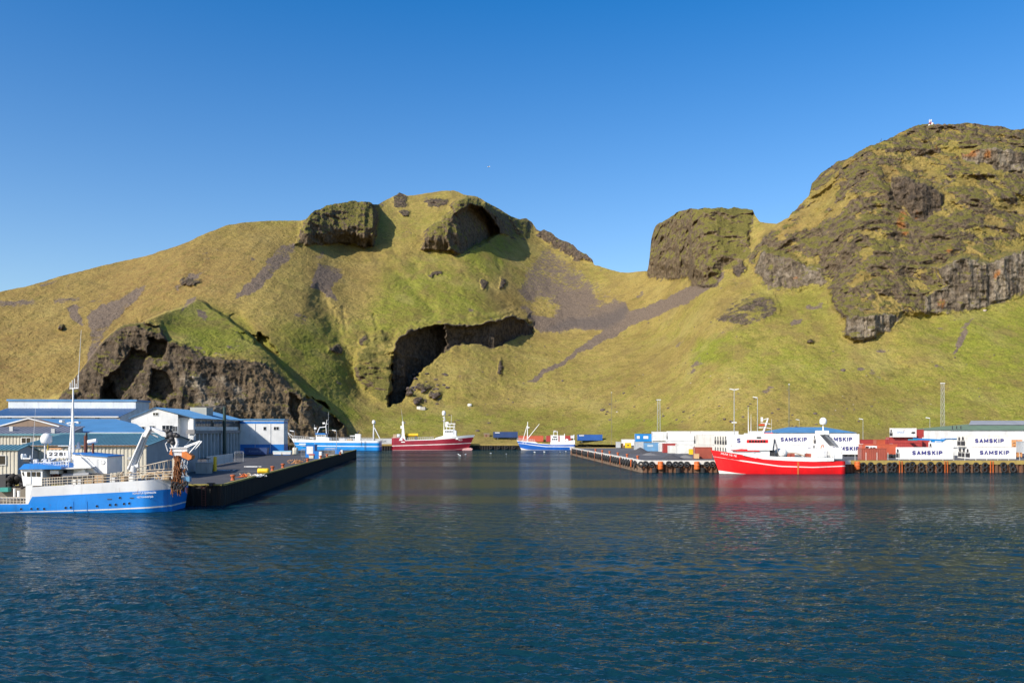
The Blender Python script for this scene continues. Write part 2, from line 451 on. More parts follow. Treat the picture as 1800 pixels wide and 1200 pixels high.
# slope field (tangent of the ground's steepness towards the viewer), integrated on a regular grid
ux = np.arange(-700, 2501, 6.0); uy = np.arange(846, 190, -2.0)
UX, UY = np.meshgrid(ux, uy)
def pmu(pts, soft): return poly_mask(pts, soft, UX, UY)
T = np.full(UX.shape, .62)
vall = sstep(820, 930, UX) * (1 - sstep(1150, 1280, UX))
T = T * (1 - vall) + vall * np.where(UY > 585, .40, .56)
low = sstep(735, 770, UY) * (1 - .85 * sstep(250, 330, UX) * (1 - sstep(575, 625, UX)))
T = T * (1 - low) + .22 * low
lowm = sstep(690, 730, UY) * sstep(600, 660, UX) * (1 - sstep(900, 1000, UX)) * (1 - low)
T = T * (1 - lowm) + .34 * lowm
u_rock = np.maximum.reduce([pmu(q, 8) for q in (CRAG_A, CRAG_B, CAVE, BUTT, MESA)])
T = T * (1 - u_rock * .35) + 1.5 * u_rock * .35
u_big = pmu(BIGROCK, 12)
T = T * (1 - u_big * .75) + 1.35 * u_big * .75
u_pal = np.maximum.reduce([pmu(q, 6) for q in (BAND_T, BAND_M, BAND_L)])
T = T * (1 - u_pal * .4) + 1.5 * u_pal * .4
ut = (HZ - UY) / F
udt = np.diff(ut, axis=0, prepend=ut[:1])
def integ(T_, foot, sig):
    C = np.cumsum(udt / np.maximum(T_ - ut, .09), 0)
    ft = np.interp(ux, foot[:, 0], foot[:, 1])
    yf = HZ + (CZ - ZF) * F / ft
    C0 = np.array([np.interp(-yf[j], -uy, C[:, j]) for j in range(len(ux))])
    ln = np.log(ft)[None, :] + C - C0[None, :]
    k = np.exp(-.5 * (np.arange(-int(3 * sig / 6), int(3 * sig / 6) + 1) * 6.0 / sig) ** 2); k /= k.sum()
    for i in range(len(uy)):
        ln[i] = np.convolve(np.pad(ln[i], len(k) // 2, mode='edge'), k, 'valid')
    return np.exp(ln)
def usamp(A, X_, Y_):
    fx = np.clip((X_ - ux[0]) / 6.0, 0, len(ux) - 1.001); fy = np.clip((uy[0] - Y_) / 2.0, 0, len(uy) - 1.001)
    i, j = fy.astype(int), fx.astype(int); a_, b_ = fy - i, fx - j
    return (A[i, j] * (1 - b_) + A[i, j + 1] * b_) * (1 - a_) + (A[i + 1, j] * (1 - b_) + A[i + 1, j + 1] * b_) * a_
rockish = np.clip(np.maximum.reduce([m_crA, m_crB, m_rr * .5, m_cave, m_butt, m_mesa, m_sea]), 0, 1)
pal = np.maximum.reduce([m_bt, m_bm, m_bl, m_bw * .7, m_dr])
t_ = (HZ - YY) / F
Db = usamp(integ(T, FOOTB, 36.0), XX, YY)
Tf = .5 + 2.6 * pmu(SEACLIFF, 10)
Df = usamp(integ(Tf, FOOTF, 16.0), XX, YY)
blend = np.where(has_f[None, :], sstep(-2.2, 2.2, YY - ridge_y[None, :]), 0)
D = Db * (1 - blend) + Df * blend
# crags stand up from their own base: hold the depth of the foot of each crag over its face
dDb = np.diff(Db, axis=0, prepend=Db[:1])
def stand(m, k=.9):
    return -np.cumsum(np.where(m > .5, dDb, 0) * m, 0) * m * k
D = D + stand(m_crA, .5) + stand(np.maximum(m_crB, m_crBh), .65 * (1 - .85 * sstep(858, 915, XX))) + stand(m_cave) + stand(m_mesa, .6 * (1 - .9 * sstep(1200, 1318, XX))) + stand(m_bt) + stand(m_bm) + stand(m_bl) + stand(m_bw, .6) + stand(m_dr) + stand(m_rr, .5)

# bulges and hollows (metres towards / away from the viewer)
lx = XX
def rise(m, n=26.0):
    """0 at the foot of a crag, growing to 1 n pixels up its face"""
    dy = -np.diff(YY, axis=0, prepend=YY[:1])
    return sstep(0, n, np.cumsum(np.where(m > .3, dy, 0), 0))
rA, rB, rM, rU = rise(m_crA), rise(m_crB), rise(m_mesa, 40.0), rise(m_butt)
D = D - rA * (10 * m_crA * sstep(535, 640, lx) + 8 * poly_mask(CRAG_A, 20))
D = D - rM * 11 * poly_mask(MESA, 24) * (1 - sstep(1215, 1318, lx))
turn = np.interp(lx, [783, 800, 845, 866, 880], [-14, -4, 26, 36, 8])
D = D - rB * 9 * poly_mask(CRAG_B, 12) * (1 - m_crBh) * (1 - sstep(862, 905, lx)) + turn * m_crBh
D = D + (34 * m_caveL + 12 * (m_cave - np.minimum(m_cave, m_caveL)))
lip = poly_mask([(684, 618), (700, 580), (740, 560), (800, 556), (870, 552), (905, 544), (930, 552), (936, 568), (900, 560), (830, 572), (745, 574), (705, 596), (692, 622)], 5)
D = D - 9 * lip - 3 * poly_mask(BUTT, 12) * rU
for pts, dep in HOLLOWS: D = D + dep * poly_mask(pts, 2.5)
D = D - 2 * m_br * rise(m_br) - 5 * m_rr * rise(m_rr, 14.0) - 1.5 * small_rk
# broad gullies and ribs on the grass
W0 = np.stack([(XX - 900) / F * D, D, CZ + t_ * D])
X3, Y3, Z3 = W0
gul = fbm(X3, Y3 * .15, Z3 * .25, 34.0, 4, 31, .5)
grassy = 1 - np.clip(rockish + pal + m_big * .5, 0, 1)
hgt = np.clip((Z3 - 5) / 25, 0, 1)
D = D + gul * 7.0 * grassy * hgt
for (x0_, y0_, x1_, y1_, w_, dep) in [(650, 432, 760, 545, 10, 4), (560, 520, 640, 690, 16, 7), (600, 540, 606, 580, 3, 1.5), (658, 555, 662, 600, 4, 2), (690, 440, 735, 470, 9, 3), (830, 470, 905, 555, 8, 3), (870, 440, 880, 470, 5, 2), (420, 560, 480, 640, 12, 5)]:
    ex, ey = x1_ - x0_, y1_ - y0_
    tt = np.clip(((wx - x0_) * ex + (wy - y0_) * ey) / (ex * ex + ey * ey), 0, 1)
    dd = np.hypot(wx - x0_ - tt * ex, wy - y0_ - tt * ey)
    D = D + dep * np.exp(-(dd / w_) ** 2) * (~front)
# rock relief: blocky ledges, columns, fractures
rk = np.clip(np.maximum.reduce([rockish, pal, small_rk, m_br * .6]), 0, 1)
n_big = fbm(X3, Y3, Z3, 16.0, 5, 41, .55, ridge=True)
n_col = fbm(X3, Y3 * .4, Z3 * .16, 5.0, 4, 51, .6, ridge=True)
n_led = fbm(X3 * .22, Y3 * .3, Z3, 4.5, 4, 61, .6, ridge=True)
sea_f = m_sea
mix_rock = rk * (1 - sea_f)
n_m0 = fbm(X3, Y3, Z3 * .7, 7.0, 4, 59, .6, ridge=True)
colw = np.clip(pal + m_crA * .25 + m_cave * .8, 0, 1)
foot_r = .35 + .65 * np.clip(rA * m_crA + rB * m_crB + rM * m_mesa + rU * m_butt + (1 - np.maximum.reduce([m_crA, m_crB, m_mesa, m_butt])), 0, 1)
D = D - mix_rock * foot_r * (3.4 * n_big + (.25 + 1.1 * colw) * n_col + (1.7 - .6 * colw) * n_led + 1.6 * pal * n_m0)
n_fr = fbm(X3 + .6 * Z3, Y3, Z3 * .7, 22.0, 6, 57, .6, ridge=True)
D = D - sea_f * (5.0 * n_fr + 2.6 * n_big + .9 * n_col + .6 * n_led)
zs_ = Z3 / 14.0 + 1.3 * fbm(X3, Y3, Z3 * .3, 50.0, 4, 63, .6) + .5 * fbm(X3, Y3, Z3, 11.0, 3, 64, .6)
saw = zs_ - np.floor(zs_)
saw = np.where(saw < .72, saw / .72, (1 - saw) / .28) - .5
sawm = sstep(-.3, .3, fbm(X3, Y3, Z3, 25.0, 3, 66))
D = D + saw * (.35 + .65 * sawm) * (5.0 * m_mesa + .5 * m_crA + .8 * m_crB * (1 - m_crBh) + 1.1 * m_big * (1 - pal) + 1.0 * m_rr)
n_m = fbm(X3, Y3, Z3, 20.0, 5, 71, .6, ridge=True)
mossy = m_big * (1 - pal)
brk = sstep(-.05, .5, fbm(X3, Y3, Z3 * 1.4, 30.0, 5, 81, .6))      # broken rock between the moss
D = D - (m_crA + m_crB * .7 + m_mesa * .8 + m_butt * .8) * (6.0 * fbm(X3 + .5 * Z3, Y3, Z3 * .8, 26.0, 4, 77, .55, ridge=True) + 3.0 * fbm(X3, Y3, Z3, 13.0, 3, 78, .55))
n_crag = fbm(X3 * 1.2, Y3, Z3 * .8, 38.0, 6, 73, .58, ridge=True)
D = D - mossy * (5.0 * n_m + 7.0 * n_crag + 2.4 * n_big * brk + 1.0 * n_led * brk)
crg = np.clip(m_crA + m_crB * (1 - m_crBh) + m_mesa + m_rr, 0, 1)
D = D - crg * foot_r * 1.6 * fbm(X3, Y3, Z3, 6.0, 4, 79, .62, ridge=True)
# tussocks
D = D - grassy * hgt * (1.6 * fbm(X3, Y3, Z3, 9.0, 5, 91, .6) + .8 * fbm(X3, Y3, Z3, 1.9, 3, 95, .6))
D = np.maximum(D, 250)

def smooth_rows(a, k):
    for _ in range(k):
        a = (np.roll(a, 1, 1) + a * 2 + np.roll(a, -1, 1)) / 4
    return a
rk_all = np.clip(np.maximum.reduce([rk, mossy * (.25 + .6 * brk)]), 0, 1)

TX = (XX - 900) / F * D; TY = D; TZ = CZ + t_ * D
# keep the foot at ground level and add the far side of the hills behind the skyline
back = 5
top = np.stack([TX[-1], TY[-1], TZ[-1]])
ext = []
for k in range(1, back + 1):
    dist = 25.0 * k * k
    sc_ = (top[1] + dist) / top[1]
    ext.append(np.stack([top[0] * sc_, top[1] + dist, np.maximum(top[2] - .42 * dist - 3, 1)]))
EX = np.stack(ext)
GX = np.concatenate([TX, EX[:, 0]]); GY = np.concatenate([TY, EX[:, 1]]); GZ = np.concatenate([TZ, EX[:, 2]])
NR, NC = GX.shape
CO = np.stack([GX, GY, GZ], -1)
du = np.gradient(CO, axis=1); dv = np.gradient(CO, axis=0)
NO = np.cross(du, dv)
clampd = np.zeros(GX.shape, bool); clampd[1:NV] = np.abs(np.diff(YY, axis=0)) < 1e-6
for i_ in range(1, NR): NO[i_] = np.where((clampd[i_] | (i_ >= NV))[:, None], NO[i_ - 1], NO[i_])
NO /= (np.linalg.norm(NO, axis=-1, keepdims=True) + 1e-9)

def padr(a): return np.concatenate([a, np.repeat(a[-1:], back, 0)])
# surface character, one value per point: what grows or lies there
g_green = .33 + .34 * fbm(X3, Y3, Z3, 60.0, 4, 101)
def gadd(a, pts, soft): 
    return np.maximum(0, a) * poly_mask(pts, soft)
g_green = g_green + gadd(.55, [(285, 580), (300, 545), (345, 520), (400, 550), (450, 590), (440, 620), (360, 620), (300, 600)], 18)
g_green = g_green + gadd(.34, [(560, 560), (640, 560), (690, 440), (770, 450), (850, 500), (880, 560), (740, 570), (690, 600), (620, 600), (640, 700), (600, 740), (520, 660), (480, 580)], 26)
g_green = g_green + gadd(.5, [(800, 450), (880, 415), (900, 440), (880, 500), (830, 480)], 10)
g_green = g_green + gadd(.45, [(420, 560), (480, 600), (560, 680), (640, 740), (600, 745), (500, 650)], 14)
g_green = g_green + gadd(.36, [(1340, 510), (1460, 520), (1500, 600), (1640, 560), (1830, 520), (1830, 760), (1500, 760), (1400, 700), (1220, 640), (1240, 600)], 40)
g_green = g_green + gadd(.3, [(640, 720), (900, 720), (1200, 735), (1200, 770), (640, 775)], 12)
g_green = g_green + gadd(.6, [(1225, 598), (1280, 590), (1280, 630), (1215, 635)], 12)
g_green = g_green - .30 * (1 - sstep(180, 420, XX)) + .30 * poly_mask([(-40, 600), (60, 600), (130, 600), (100, 640), (40, 660), (-40, 680)], 22)
g_green = g_green + mossy * .25 * fbm(X3, Y3, Z3, 22.0, 3, 111)
g_brown = np.clip(sstep(.0, .6, fbm(X3, Y3 * .6, Z3, 45.0, 5, 121)) * .5 + .45 * poly_mask([(180, 480), (330, 430), (500, 400), (520, 440), (420, 520), (300, 520), (190, 560)], 25)
        + .5 * poly_mask([(860, 500), (890, 520), (930, 560), (930, 575), (880, 560), (850, 540)], 8) + .35 * poly_mask([(520, 450), (720, 440), (640, 540), (540, 540)], 30) + .4 * mossy + .5 * (1 - sstep(300, 520, XX)) * (~front), 0, 1)
sc_patch = sstep(-.25, .25, fbm(X3, Y3, Z3, 26.0, 5, 131))
bare = sstep(.34, .62, fbm(X3, Y3, Z3 * 1.6, 20.0, 5, 171, .62)) * grassy * hgt
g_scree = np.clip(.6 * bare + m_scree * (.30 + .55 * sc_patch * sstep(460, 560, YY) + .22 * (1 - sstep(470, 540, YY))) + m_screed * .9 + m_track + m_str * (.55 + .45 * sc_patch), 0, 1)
fr = fbm(X3, Y3, Z3, 9.0, 5, 141, .65)
soft_r = np.maximum.reduce([poly_mask(q, 13) for q in (CRAG_A, CRAG_B, RIDGE_RK, MESA, BAND_T, BAND_M, BAND_L, BAND_W, DARKROCK)] + [m_cave, m_crBh, small_rk, m_br * .6, .62 * poly_mask(BUTT, 10)])
fr2 = fbm(X3, Y3, Z3, 5.0, 4, 143, .62)
g_rock = np.clip(np.maximum.reduce([soft_r * 1.05 + .75 * (fr * .6 + fr2 * .5) * (soft_r > .02) * (1 - m_cave) - .08, mossy * sstep(-.25, .12, .8 * fr + .35 * n_crag + .35 * brk - .20)]), 0, 1)
g_rock = np.where(front & (m_sea > .3), np.clip(m_sea * (1.0 + .3 * fr), 0, 1), g_rock)
white = 1.25 * poly_mask([(330, 660), (350, 655), (400, 660), (430, 690), (440, 720), (540, 715), (540, 735), (430, 740), (380, 735), (340, 700)], 10) * m_sea + .65 * poly_mask([(240, 640), (330, 635), (400, 645), (420, 665), (300, 710), (230, 710)], 12) * m_sea
g_pale = np.clip(pal * (.15 + .75 * sstep(-.25, .35, fr + .5 * fr2)) + white * sstep(-.15, .45, fbm(X3 * .6, Y3, Z3 * 1.3, 7.0, 5, 151, .65)), 0, 1) * (1 - m_dr)
ora = np.zeros_like(m_crA)
for (a, b, c, d) in [(1706, 270, 12, 7), (1737, 274, 6, 8), (1584, 388, 7, 16), (1668, 440, 5, 6), (1395, 446, 5, 6), (1752, 482, 4, 7), (1655, 536, 5, 7), (1398, 490, 4, 5), (1645, 258, 3, 4), (1610, 375, 4, 6), (1590, 410, 4, 4), (1684, 270, 4, 4)]:
    ora = np.maximum(ora, blob(a, b, c, d, .6))
ora = ora * sstep(-.35, .1, fbm(X3, Y3, Z3, 3.0, 4, 161))
g_sea = m_sea
ATTR = {'green': g_green, 'brown': g_brown, 'scree': g_scree, 'rock': g_rock, 'pale': g_pale, 'orange': ora, 'moss': np.clip(m_crA * .62 + m_crB * .7 + m_mesa * .72 + m_butt * 1.0 + mossy * .42 + m_sea * (.34 - .12 * sstep(300, 420, XX)) + m_rr * .15 + pal * (1 - m_dr) * .42, 0, 1), 'bowl_dark': m_screed, 'tan_rock': np.clip(m_sea * (.15 + .6 * sstep(380, 470, XX)) + m_mesa * .55 + m_crA * .3 + m_crB * .3 + m_butt * .4 + mossy * .35, 0, 1)}
ATTR = {k: padr(np.clip(v, 0, 1)).astype(np.float32) for k, v in ATTR.items()}

# terrain material
hm = bpy.data.materials.new('hillside'); hm.use_nodes = True
t = hm.node_tree; b = t.nodes['Principled BSDF']
geo = t.nodes.new('ShaderNodeNewGeometry'); pos = geo.outputs['Position']
def at(n_):
    q = t.nodes.new('ShaderNodeAttribute'); q.attribute_name = n_; return q.outputs['Fac']
nA = noise(t, .035, 6, .6, pos); nB = noise(t, .22, 5, .6, pos); nC = noise(t, 1.3, 4, .65, pos)
nD = noise(t, 1.0, 5, .6, scaled(t, pos, (.10, .06, .035)))
gsum = mth(t, 'ADD', at('green'), mth(t, 'MULTIPLY', mth(t, 'SUBTRACT', nB, .5), .9))
straw = mixc(t, rng(t, nC, .3, .7), (.235, .170, .046), (.375, .290, .092))
greenc = mixc(t, rng(t, nC, .3, .7), (.132, .150, .017), (.255, .262, .040))
grass = mixc(t, rng(t, gsum, .12, .95), straw, greenc)
grass = mixc(t, rng(t, nA, .50, .70, 0, .55), grass, (.165, .118, .036))
grass = mixc(t, rng(t, nA, .50, .32, 0, .40), grass, (.34, .285, .10))
grass = mixc(t, mth(t, 'MULTIPLY', at('brown'), rng(t, nB, .35, .65, .4, 1)), grass, (.215, .138, .050))
grass = mixc(t, mth(t, 'MULTIPLY', rng(t, nD, .48, .66), .6), grass, (.20, .145, .052))
grass = mixc(t, rng(t, noise(t, .10, 6, .68, pos), .53, .72, 0, .55), grass, (.105, .100, .022))
grass = mixc(t, rng(t, noise(t, .45, 7, .75, pos), .53, .68, 0, .72), grass, (.088, .066, .022))
grass = mixc(t, rng(t, noise(t, .8, 6, .75, pos), .57, .74, 0, .55), grass, (.40, .335, .13))
scree = mixc(t, rng(t, nC, .3, .7), (.105, .078, .058), (.205, .158, .118))
scree = mixc(t, mth(t, 'MULTIPLY', at('bowl_dark'), .6), scree, (.09, .078, .074))  # lower part of the bowl coloured darker
nR = noise(t, .5, 7, .7, scaled(t, pos, (1.0, .6, .7)))
nK = noise(t, .16, 6, .65, pos)
rock = mixc(t, rng(t, nR, .28, .72), (.036, .028, .021), (.175, .132, .092))
rock = mixc(t, rng(t, nK, .5, .68, 0, .6), rock, (.055, .047, .043))
rock = mixc(t, mth(t, 'MULTIPLY', at('tan_rock'), .6), rock, mixc(t, rng(t, nR, .3, .7), (.15, .105, .055), (.34, .25, .14)))
pale = mixc(t, rng(t, nR, .28, .72), (.11, .088, .060), (.43, .36, .27))
rock = mixc(t, at('pale'), rock, pale)
rock = mixc(t, mth(t, 'MULTIPLY', at('orange'), .8), rock, (.42, .17, .045))
# moss and turf lodge on the flatter ledges
up = t.nodes.new('ShaderNodeSeparateXYZ'); t.links.new(geo.outputs['Normal'], up.inputs[0])
ledge = mth(t, 'ADD', mth(t, 'ADD', mth(t, 'MULTIPLY', up.outputs['Z'], .8), mth(t, 'MULTIPLY', mth(t, 'SUBTRACT', nB, .5), 1.6)), mth(t, 'MULTIPLY', mth(t, 'SUBTRACT', at('moss'), .38), .75))
mossc = mixc(t, rng(t, nC, .3, .7), (.105, .098, .018), (.235, .21, .050))
rock = mixc(t, mth(t, 'MULTIPLY', rng(t, ledge, .42, .72), .85), rock, mossc)
c = mixc(t, rng(t, mth(t, 'ADD', at('scree'), mth(t, 'MULTIPLY', mth(t, 'SUBTRACT', noise(t, .3, 7, .72, pos), .5), 1.5)), .32, .62), grass, scree)
c = mixc(t, rng(t, mth(t, 'ADD', at('rock'), mth(t, 'MULTIPLY', mth(t, 'SUBTRACT', nB, .5), .6)), .33, .55), c, rock)
t.links.new(c, b.inputs['Base Color'])
b.inputs['Roughness'].default_value = .95; b.inputs['Specular IOR Level'].default_value = .12
bump = t.nodes.new('ShaderNodeBump'); bump.inputs['Strength'].default_value = .9; bump.inputs['Distance'].default_value = 1.8
hb = mth(t, 'ADD', mth(t, 'ADD', mth(t, 'MULTIPLY', nC, .45), mth(t, 'MULTIPLY', nB, .9)), mth(t, 'MULTIPLY', nR, mth(t, 'MULTIPLY', at('rock'), 1.6)))
t.links.new(hb, bump.inputs['Height']); t.links.new(bump.outputs[0], b.inputs['Normal'])

def grid_part(name, fmask, parent=None):
    """mesh of the chosen grid cells of the terrain"""
    idx = np.arange(NR * NC).reshape(NR, NC)
    q = np.stack([idx[:-1, :-1], idx[:-1, 1:], idx[1:, 1:], idx[1:, :-1]], -1)[fmask & ~dead]
    used, inv = np.unique(q.ravel(), return_inverse=True)
    me = bpy.data.meshes.new(name)
    nvt, nf = len(used), len(q)
    me.vertices.add(nvt); me.loops.add(nf * 4); me.polygons.add(nf)
    me.vertices.foreach_set('co', CO.reshape(-1, 3)[used].astype(np.float32).ravel())
    me.loops.foreach_set('vertex_index', inv.astype(np.int32))
    me.polygons.foreach_set('loop_start', np.arange(0, nf * 4, 4, dtype=np.int32))
    me.polygons.foreach_set('use_smooth', np.ones(nf, bool))
    me.update(calc_edges=True)
    for k, v in ATTR.items():
        a = me.attributes.new(k, 'FLOAT', 'POINT')
        a.data.foreach_set('value', v.ravel()[used])
    me.materials.append(hm)
    me.normals_split_custom_set_from_vertices(NO.reshape(-1, 3)[used].astype(np.float32))
    return obj(name, me, parent)

dead = clampd[1:, :-1] & clampd[1:, 1:]
dead[NV - 1:] = False
def cellm(m): 
    p = padr(m)
    return (p[:-1, :-1] + p[1:, 1:] + p[1:, :-1] + p[:-1, 1:]) / 4
divx = np.interp(YY, [470, 480, 560, 610, 668, 720, 800], [1120, 1112, 1070, 1030, 928, 905, 900])
rightm = cellm((XX > divx).astype(float)) > .5
seam = cellm(front.astype(float)) > .5
used_ = np.zeros(rightm.shape, bool)
parts_ = []
for nm, msk, side in (('crag_rock', m_crA, 0), ('crag_rock', np.maximum(m_crB, m_crBh), 0), ('ridge_rock', m_rr, 0), ('cave', np.maximum(m_cave, m_butt), 0),
                      ('mesa_rock', m_mesa, 1), ('mountain_face', m_big, 1)):
    s_ = (cellm(msk) > .5) & ~used_ & ~seam & (rightm == bool(side))
    used_ |= s_; parts_.append((nm, s_, side))
hill_l = tag(grid_part('left_hill', ~rightm & ~used_ & ~seam), 'grassy hill with dark crags and a cave above the harbour', None, None, 'structure')
hill_r = tag(grid_part('right_hill', rightm & ~used_ & ~seam), 'steep green mountain slope behind the container yard', None, None, 'structure')
cliff = tag(grid_part('sea_cliff', seam), 'craggy brown cliff with a grassy top behind the blue-roofed buildings', None, None, 'structure')
for nm, s_, side in parts_: grid_part(nm, s_, hill_r if side else hill_l)
def ground_at(x, y):
    """terrain point seen at photo pixel (x, y)"""
    j = int(np.argmin(np.abs(xs - x))); i = int(np.argmin(np.abs(YY[:, j] - y)))
    return Vector((TX[i, j], TY[i, j], TZ[i, j]))
# ------------------------------------------------------------------ water with real waves
wm = bpy.data.materials.new('sea_water'); wm.use_nodes = True
t = wm.node_tree; b = t.nodes['Principled BSDF']
pos = t.nodes.new('ShaderNodeNewGeometry').outputs['Position']
w1 = noise(t, 1.0, 3, .55, scaled(t, pos, (.55, 1.0, 1)), .4)
w2 = noise(t, 1.0, 2, .5, scaled(t, pos, (2.2, 3.6, 1)), .3)
wl = noise(t, 1.0, 2, .5, scaled(t, pos, (.005, .035, 1)))
bump = t.nodes.new('ShaderNodeBump'); bump.inputs['Distance'].default_value = .36
t.links.new(rng(t, wl, .42, .56, .25, 1.0), bump.inputs['Strength'])
t.links.new(mth(t, 'ADD', w1, mth(t, 'MULTIPLY', w2, .16)), bump.inputs['Height'])
# wind-roughened water: deep body colour under a reflection whose strength saturates at low angles
t.nodes.remove(b)
body = t.nodes.new('ShaderNodeBsdfDiffuse'); body.inputs['Color'].default_value = (.004, .027, .037, 1)
glo = t.nodes.new('ShaderNodeBsdfGlossy'); glo.inputs['Roughness'].default_value = .06; glo.inputs['Color'].default_value = (1, 1, 1, 1)
fre = t.nodes.new('ShaderNodeFresnel'); fre.inputs['IOR'].default_value = 1.33
for nd in (body, glo, fre): t.links.new(bump.outputs[0], nd.inputs['Normal'])
fac = mth(t, 'DIVIDE', fre.outputs[0], mth(t, 'ADD', mth(t, 'MULTIPLY', fre.outputs[0], 1.9), 1.0))
mx = t.nodes.new('ShaderNodeMixShader')
t.links.new(fac, mx.inputs[0]); t.links.new(body.outputs[0], mx.inputs[1]); t.links.new(glo.outputs[0], mx.inputs[2])
t.links.new(mx.outputs[0], t.nodes['Material Output'].inputs['Surface'])

wy_ = np.concatenate([np.linspace(1330, 800, 430), np.linspace(798, 779, 14)])
wxp = np.concatenate([np.arange(-700, -20, 16.0), np.arange(-20, 1820, 2.1), np.arange(1820, 2520, 16.0)])
rD = CZ * F / (wy_ - HZ)
WX = (wxp[None, :] - 900) / F * rD[:, None]; WY = np.repeat(rD[:, None], len(wxp), 1)
gy = np.abs(np.gradient(rD))[:, None]; gx = (rD * 2.1 / F)[:, None]
H = np.zeros_like(WX)
patch = .75 + .5 * fbm(WX, WY * 2.0, WX * 0, 40.0, 3, 201)
for k in range(90):
    lam = .38 * (3.6 / .38) ** (RNG.random() ** 1.1)
    ang = math.radians(-97 + RNG.normal() * 30)
    kx, ky = 2 * math.pi / lam * math.cos(ang), 2 * math.pi / lam * math.sin(ang)
    amp = .0098 * lam ** .9 * (.6 + .8 * RNG.random()) * min(1.0, (1.1 / lam) ** 1.0)
    res = np.maximum(gy * abs(math.sin(ang)), gx * abs(math.cos(ang)))
    att = np.clip((lam / res - 2.2) / 3.0, 0, 1)
    ph = kx * WX + ky * WY + RNG.random() * 6.28
    H += amp * att * (np.sin(ph) + .22 * np.sin(2 * ph + 1.2))
H *= patch
me = bpy.data.meshes.new('harbour_water')
nr, nc = WX.shape
idx = np.arange(nr * nc).reshape(nr, nc)
q = np.stack([idx[:-1, :-1], idx[:-1, 1:], idx[1:, 1:], idx[1:, :-1]], -1).reshape(-1, 4)
me.vertices.add(nr * nc); me.loops.add(len(q) * 4); me.polygons.add(len(q))
me.vertices.foreach_set('co', np.stack([WX, WY, H], -1).astype(np.float32).ravel())
me.loops.foreach_set('vertex_index', q.astype(np.int32).ravel())
me.polygons.foreach_set('loop_start', np.arange(0, len(q) * 4, 4, dtype=np.int32))
me.polygons.foreach_set('use_smooth', np.ones(len(q), bool))
me.update(calc_edges=True)
me.materials.append(wm)
water = tag(obj('harbour_water', me), 'dark blue rippled harbour water', None, None, 'structure')
# ------------------------------------------------------------------ quays
def ground_mat(name, c0, c1, sc_=.25, stain=(.03, .03, .03), stain_f=.35, rough=.9):
    m = bpy.data.materials.new(name); m.use_nodes = True
    t = m.node_tree; b = t.nodes['Principled BSDF']
    pos = t.nodes.new('ShaderNodeNewGeometry').outputs['Position']
    c = mixc(t, rng(t, noise(t, sc_, 6, .65, pos), .3, .7), c0, c1)
    c = mixc(t, rng(t, noise(t, .07, 4, .6, pos), .5, .7, 0, stain_f), c, stain)
    c = mixc(t, rng(t, noise(t, 6.0, 3, .6, pos), .55, .75, 0, .35), c, tuple(q * 1.5 for q in c1))
    t.links.new(c, b.inputs['Base Color']); b.inputs['Roughness'].default_value = rough
    bp = t.nodes.new('ShaderNodeBump'); bp.inputs['Distance'].default_value = .05; bp.inputs['Strength'].default_value = .5
    t.links.new(noise(t, 5.0, 4, .6, pos), bp.inputs['Height']); t.links.new(bp.outputs[0], b.inputs['Normal'])
    MATS[name] = m
    return m
M_asph = ground_mat('asphalt', (.045, .044, .047), (.075, .072, .075))
M_yard = ground_mat('yard_asphalt', (.075, .075, .082), (.12, .118, .122))
M_dirt = ground_mat('dirt_track', (.15, .12, .075), (.24, .19, .11), stain=(.12, .13, .04))
M_conc = paint('concrete', (.36, .35, .32), .85, .45, (.09, .08, .06))
M_concw = paint('pale_concrete', (.62, .60, .55), .8, .35, (.2, .17, .12))
M_yel = paint('yellow_kerb', (.36, .26, .07), .7, .55, (.16, .13, .07), rust=.3)
M_yelm = paint('yellow_kerb_mossy', (.26, .22, .05), .8, .6, (.06, .07, .02))
M_pile = paint('rusty_sheet_pile', (.12, .060, .032), .85, .7, (.035, .028, .024), rust=1.0)
M_pilew = paint('worn_sheet_pile', (.16, .11, .075), .85, .6, (.04, .035, .03), rust=.8)
M_piled = paint('dark_quay_wall', (.018, .015, .012), .9, .5, (.012, .012, .008))  # near-black base colour of the left and far quay walls
M_rub = paint('tyre_rubber', (.018, .018, .019), .75, .35, (.06, .055, .05))
M_ora = paint('orange_fender_paint', (.62, .13, .02), .6, .45, (.18, .05, .02), rust=.45)
ZQ = 2.6
def slab(name, poly, mat_, label):
    mb = MB(); mb.prism(poly, -4.0, ZQ)
    return tag(mb.build(name, mat_), label, None, None, 'structure')
left_quay = slab('left_quay', [(-900, 112), (-37.9, 112), (-55.2, 302), (-108, 302), (-112, 404), (-112, 900), (-900, 900)], M_asph, 'dark asphalt pier on the near side of the basin')
far_quay = slab('far_quay', [(-112, 404), (52, 424), (52, 900), (-112, 900)], M_dirt, 'quay at the head of the basin below the grass slope')
right_quay = slab('right_quay', [(30.2, 197), (900, 197), (900, 900), (52, 900), (52, 336), (23.3, 336)], M_yard, 'container quay with tyre-hung sheet pile wall')

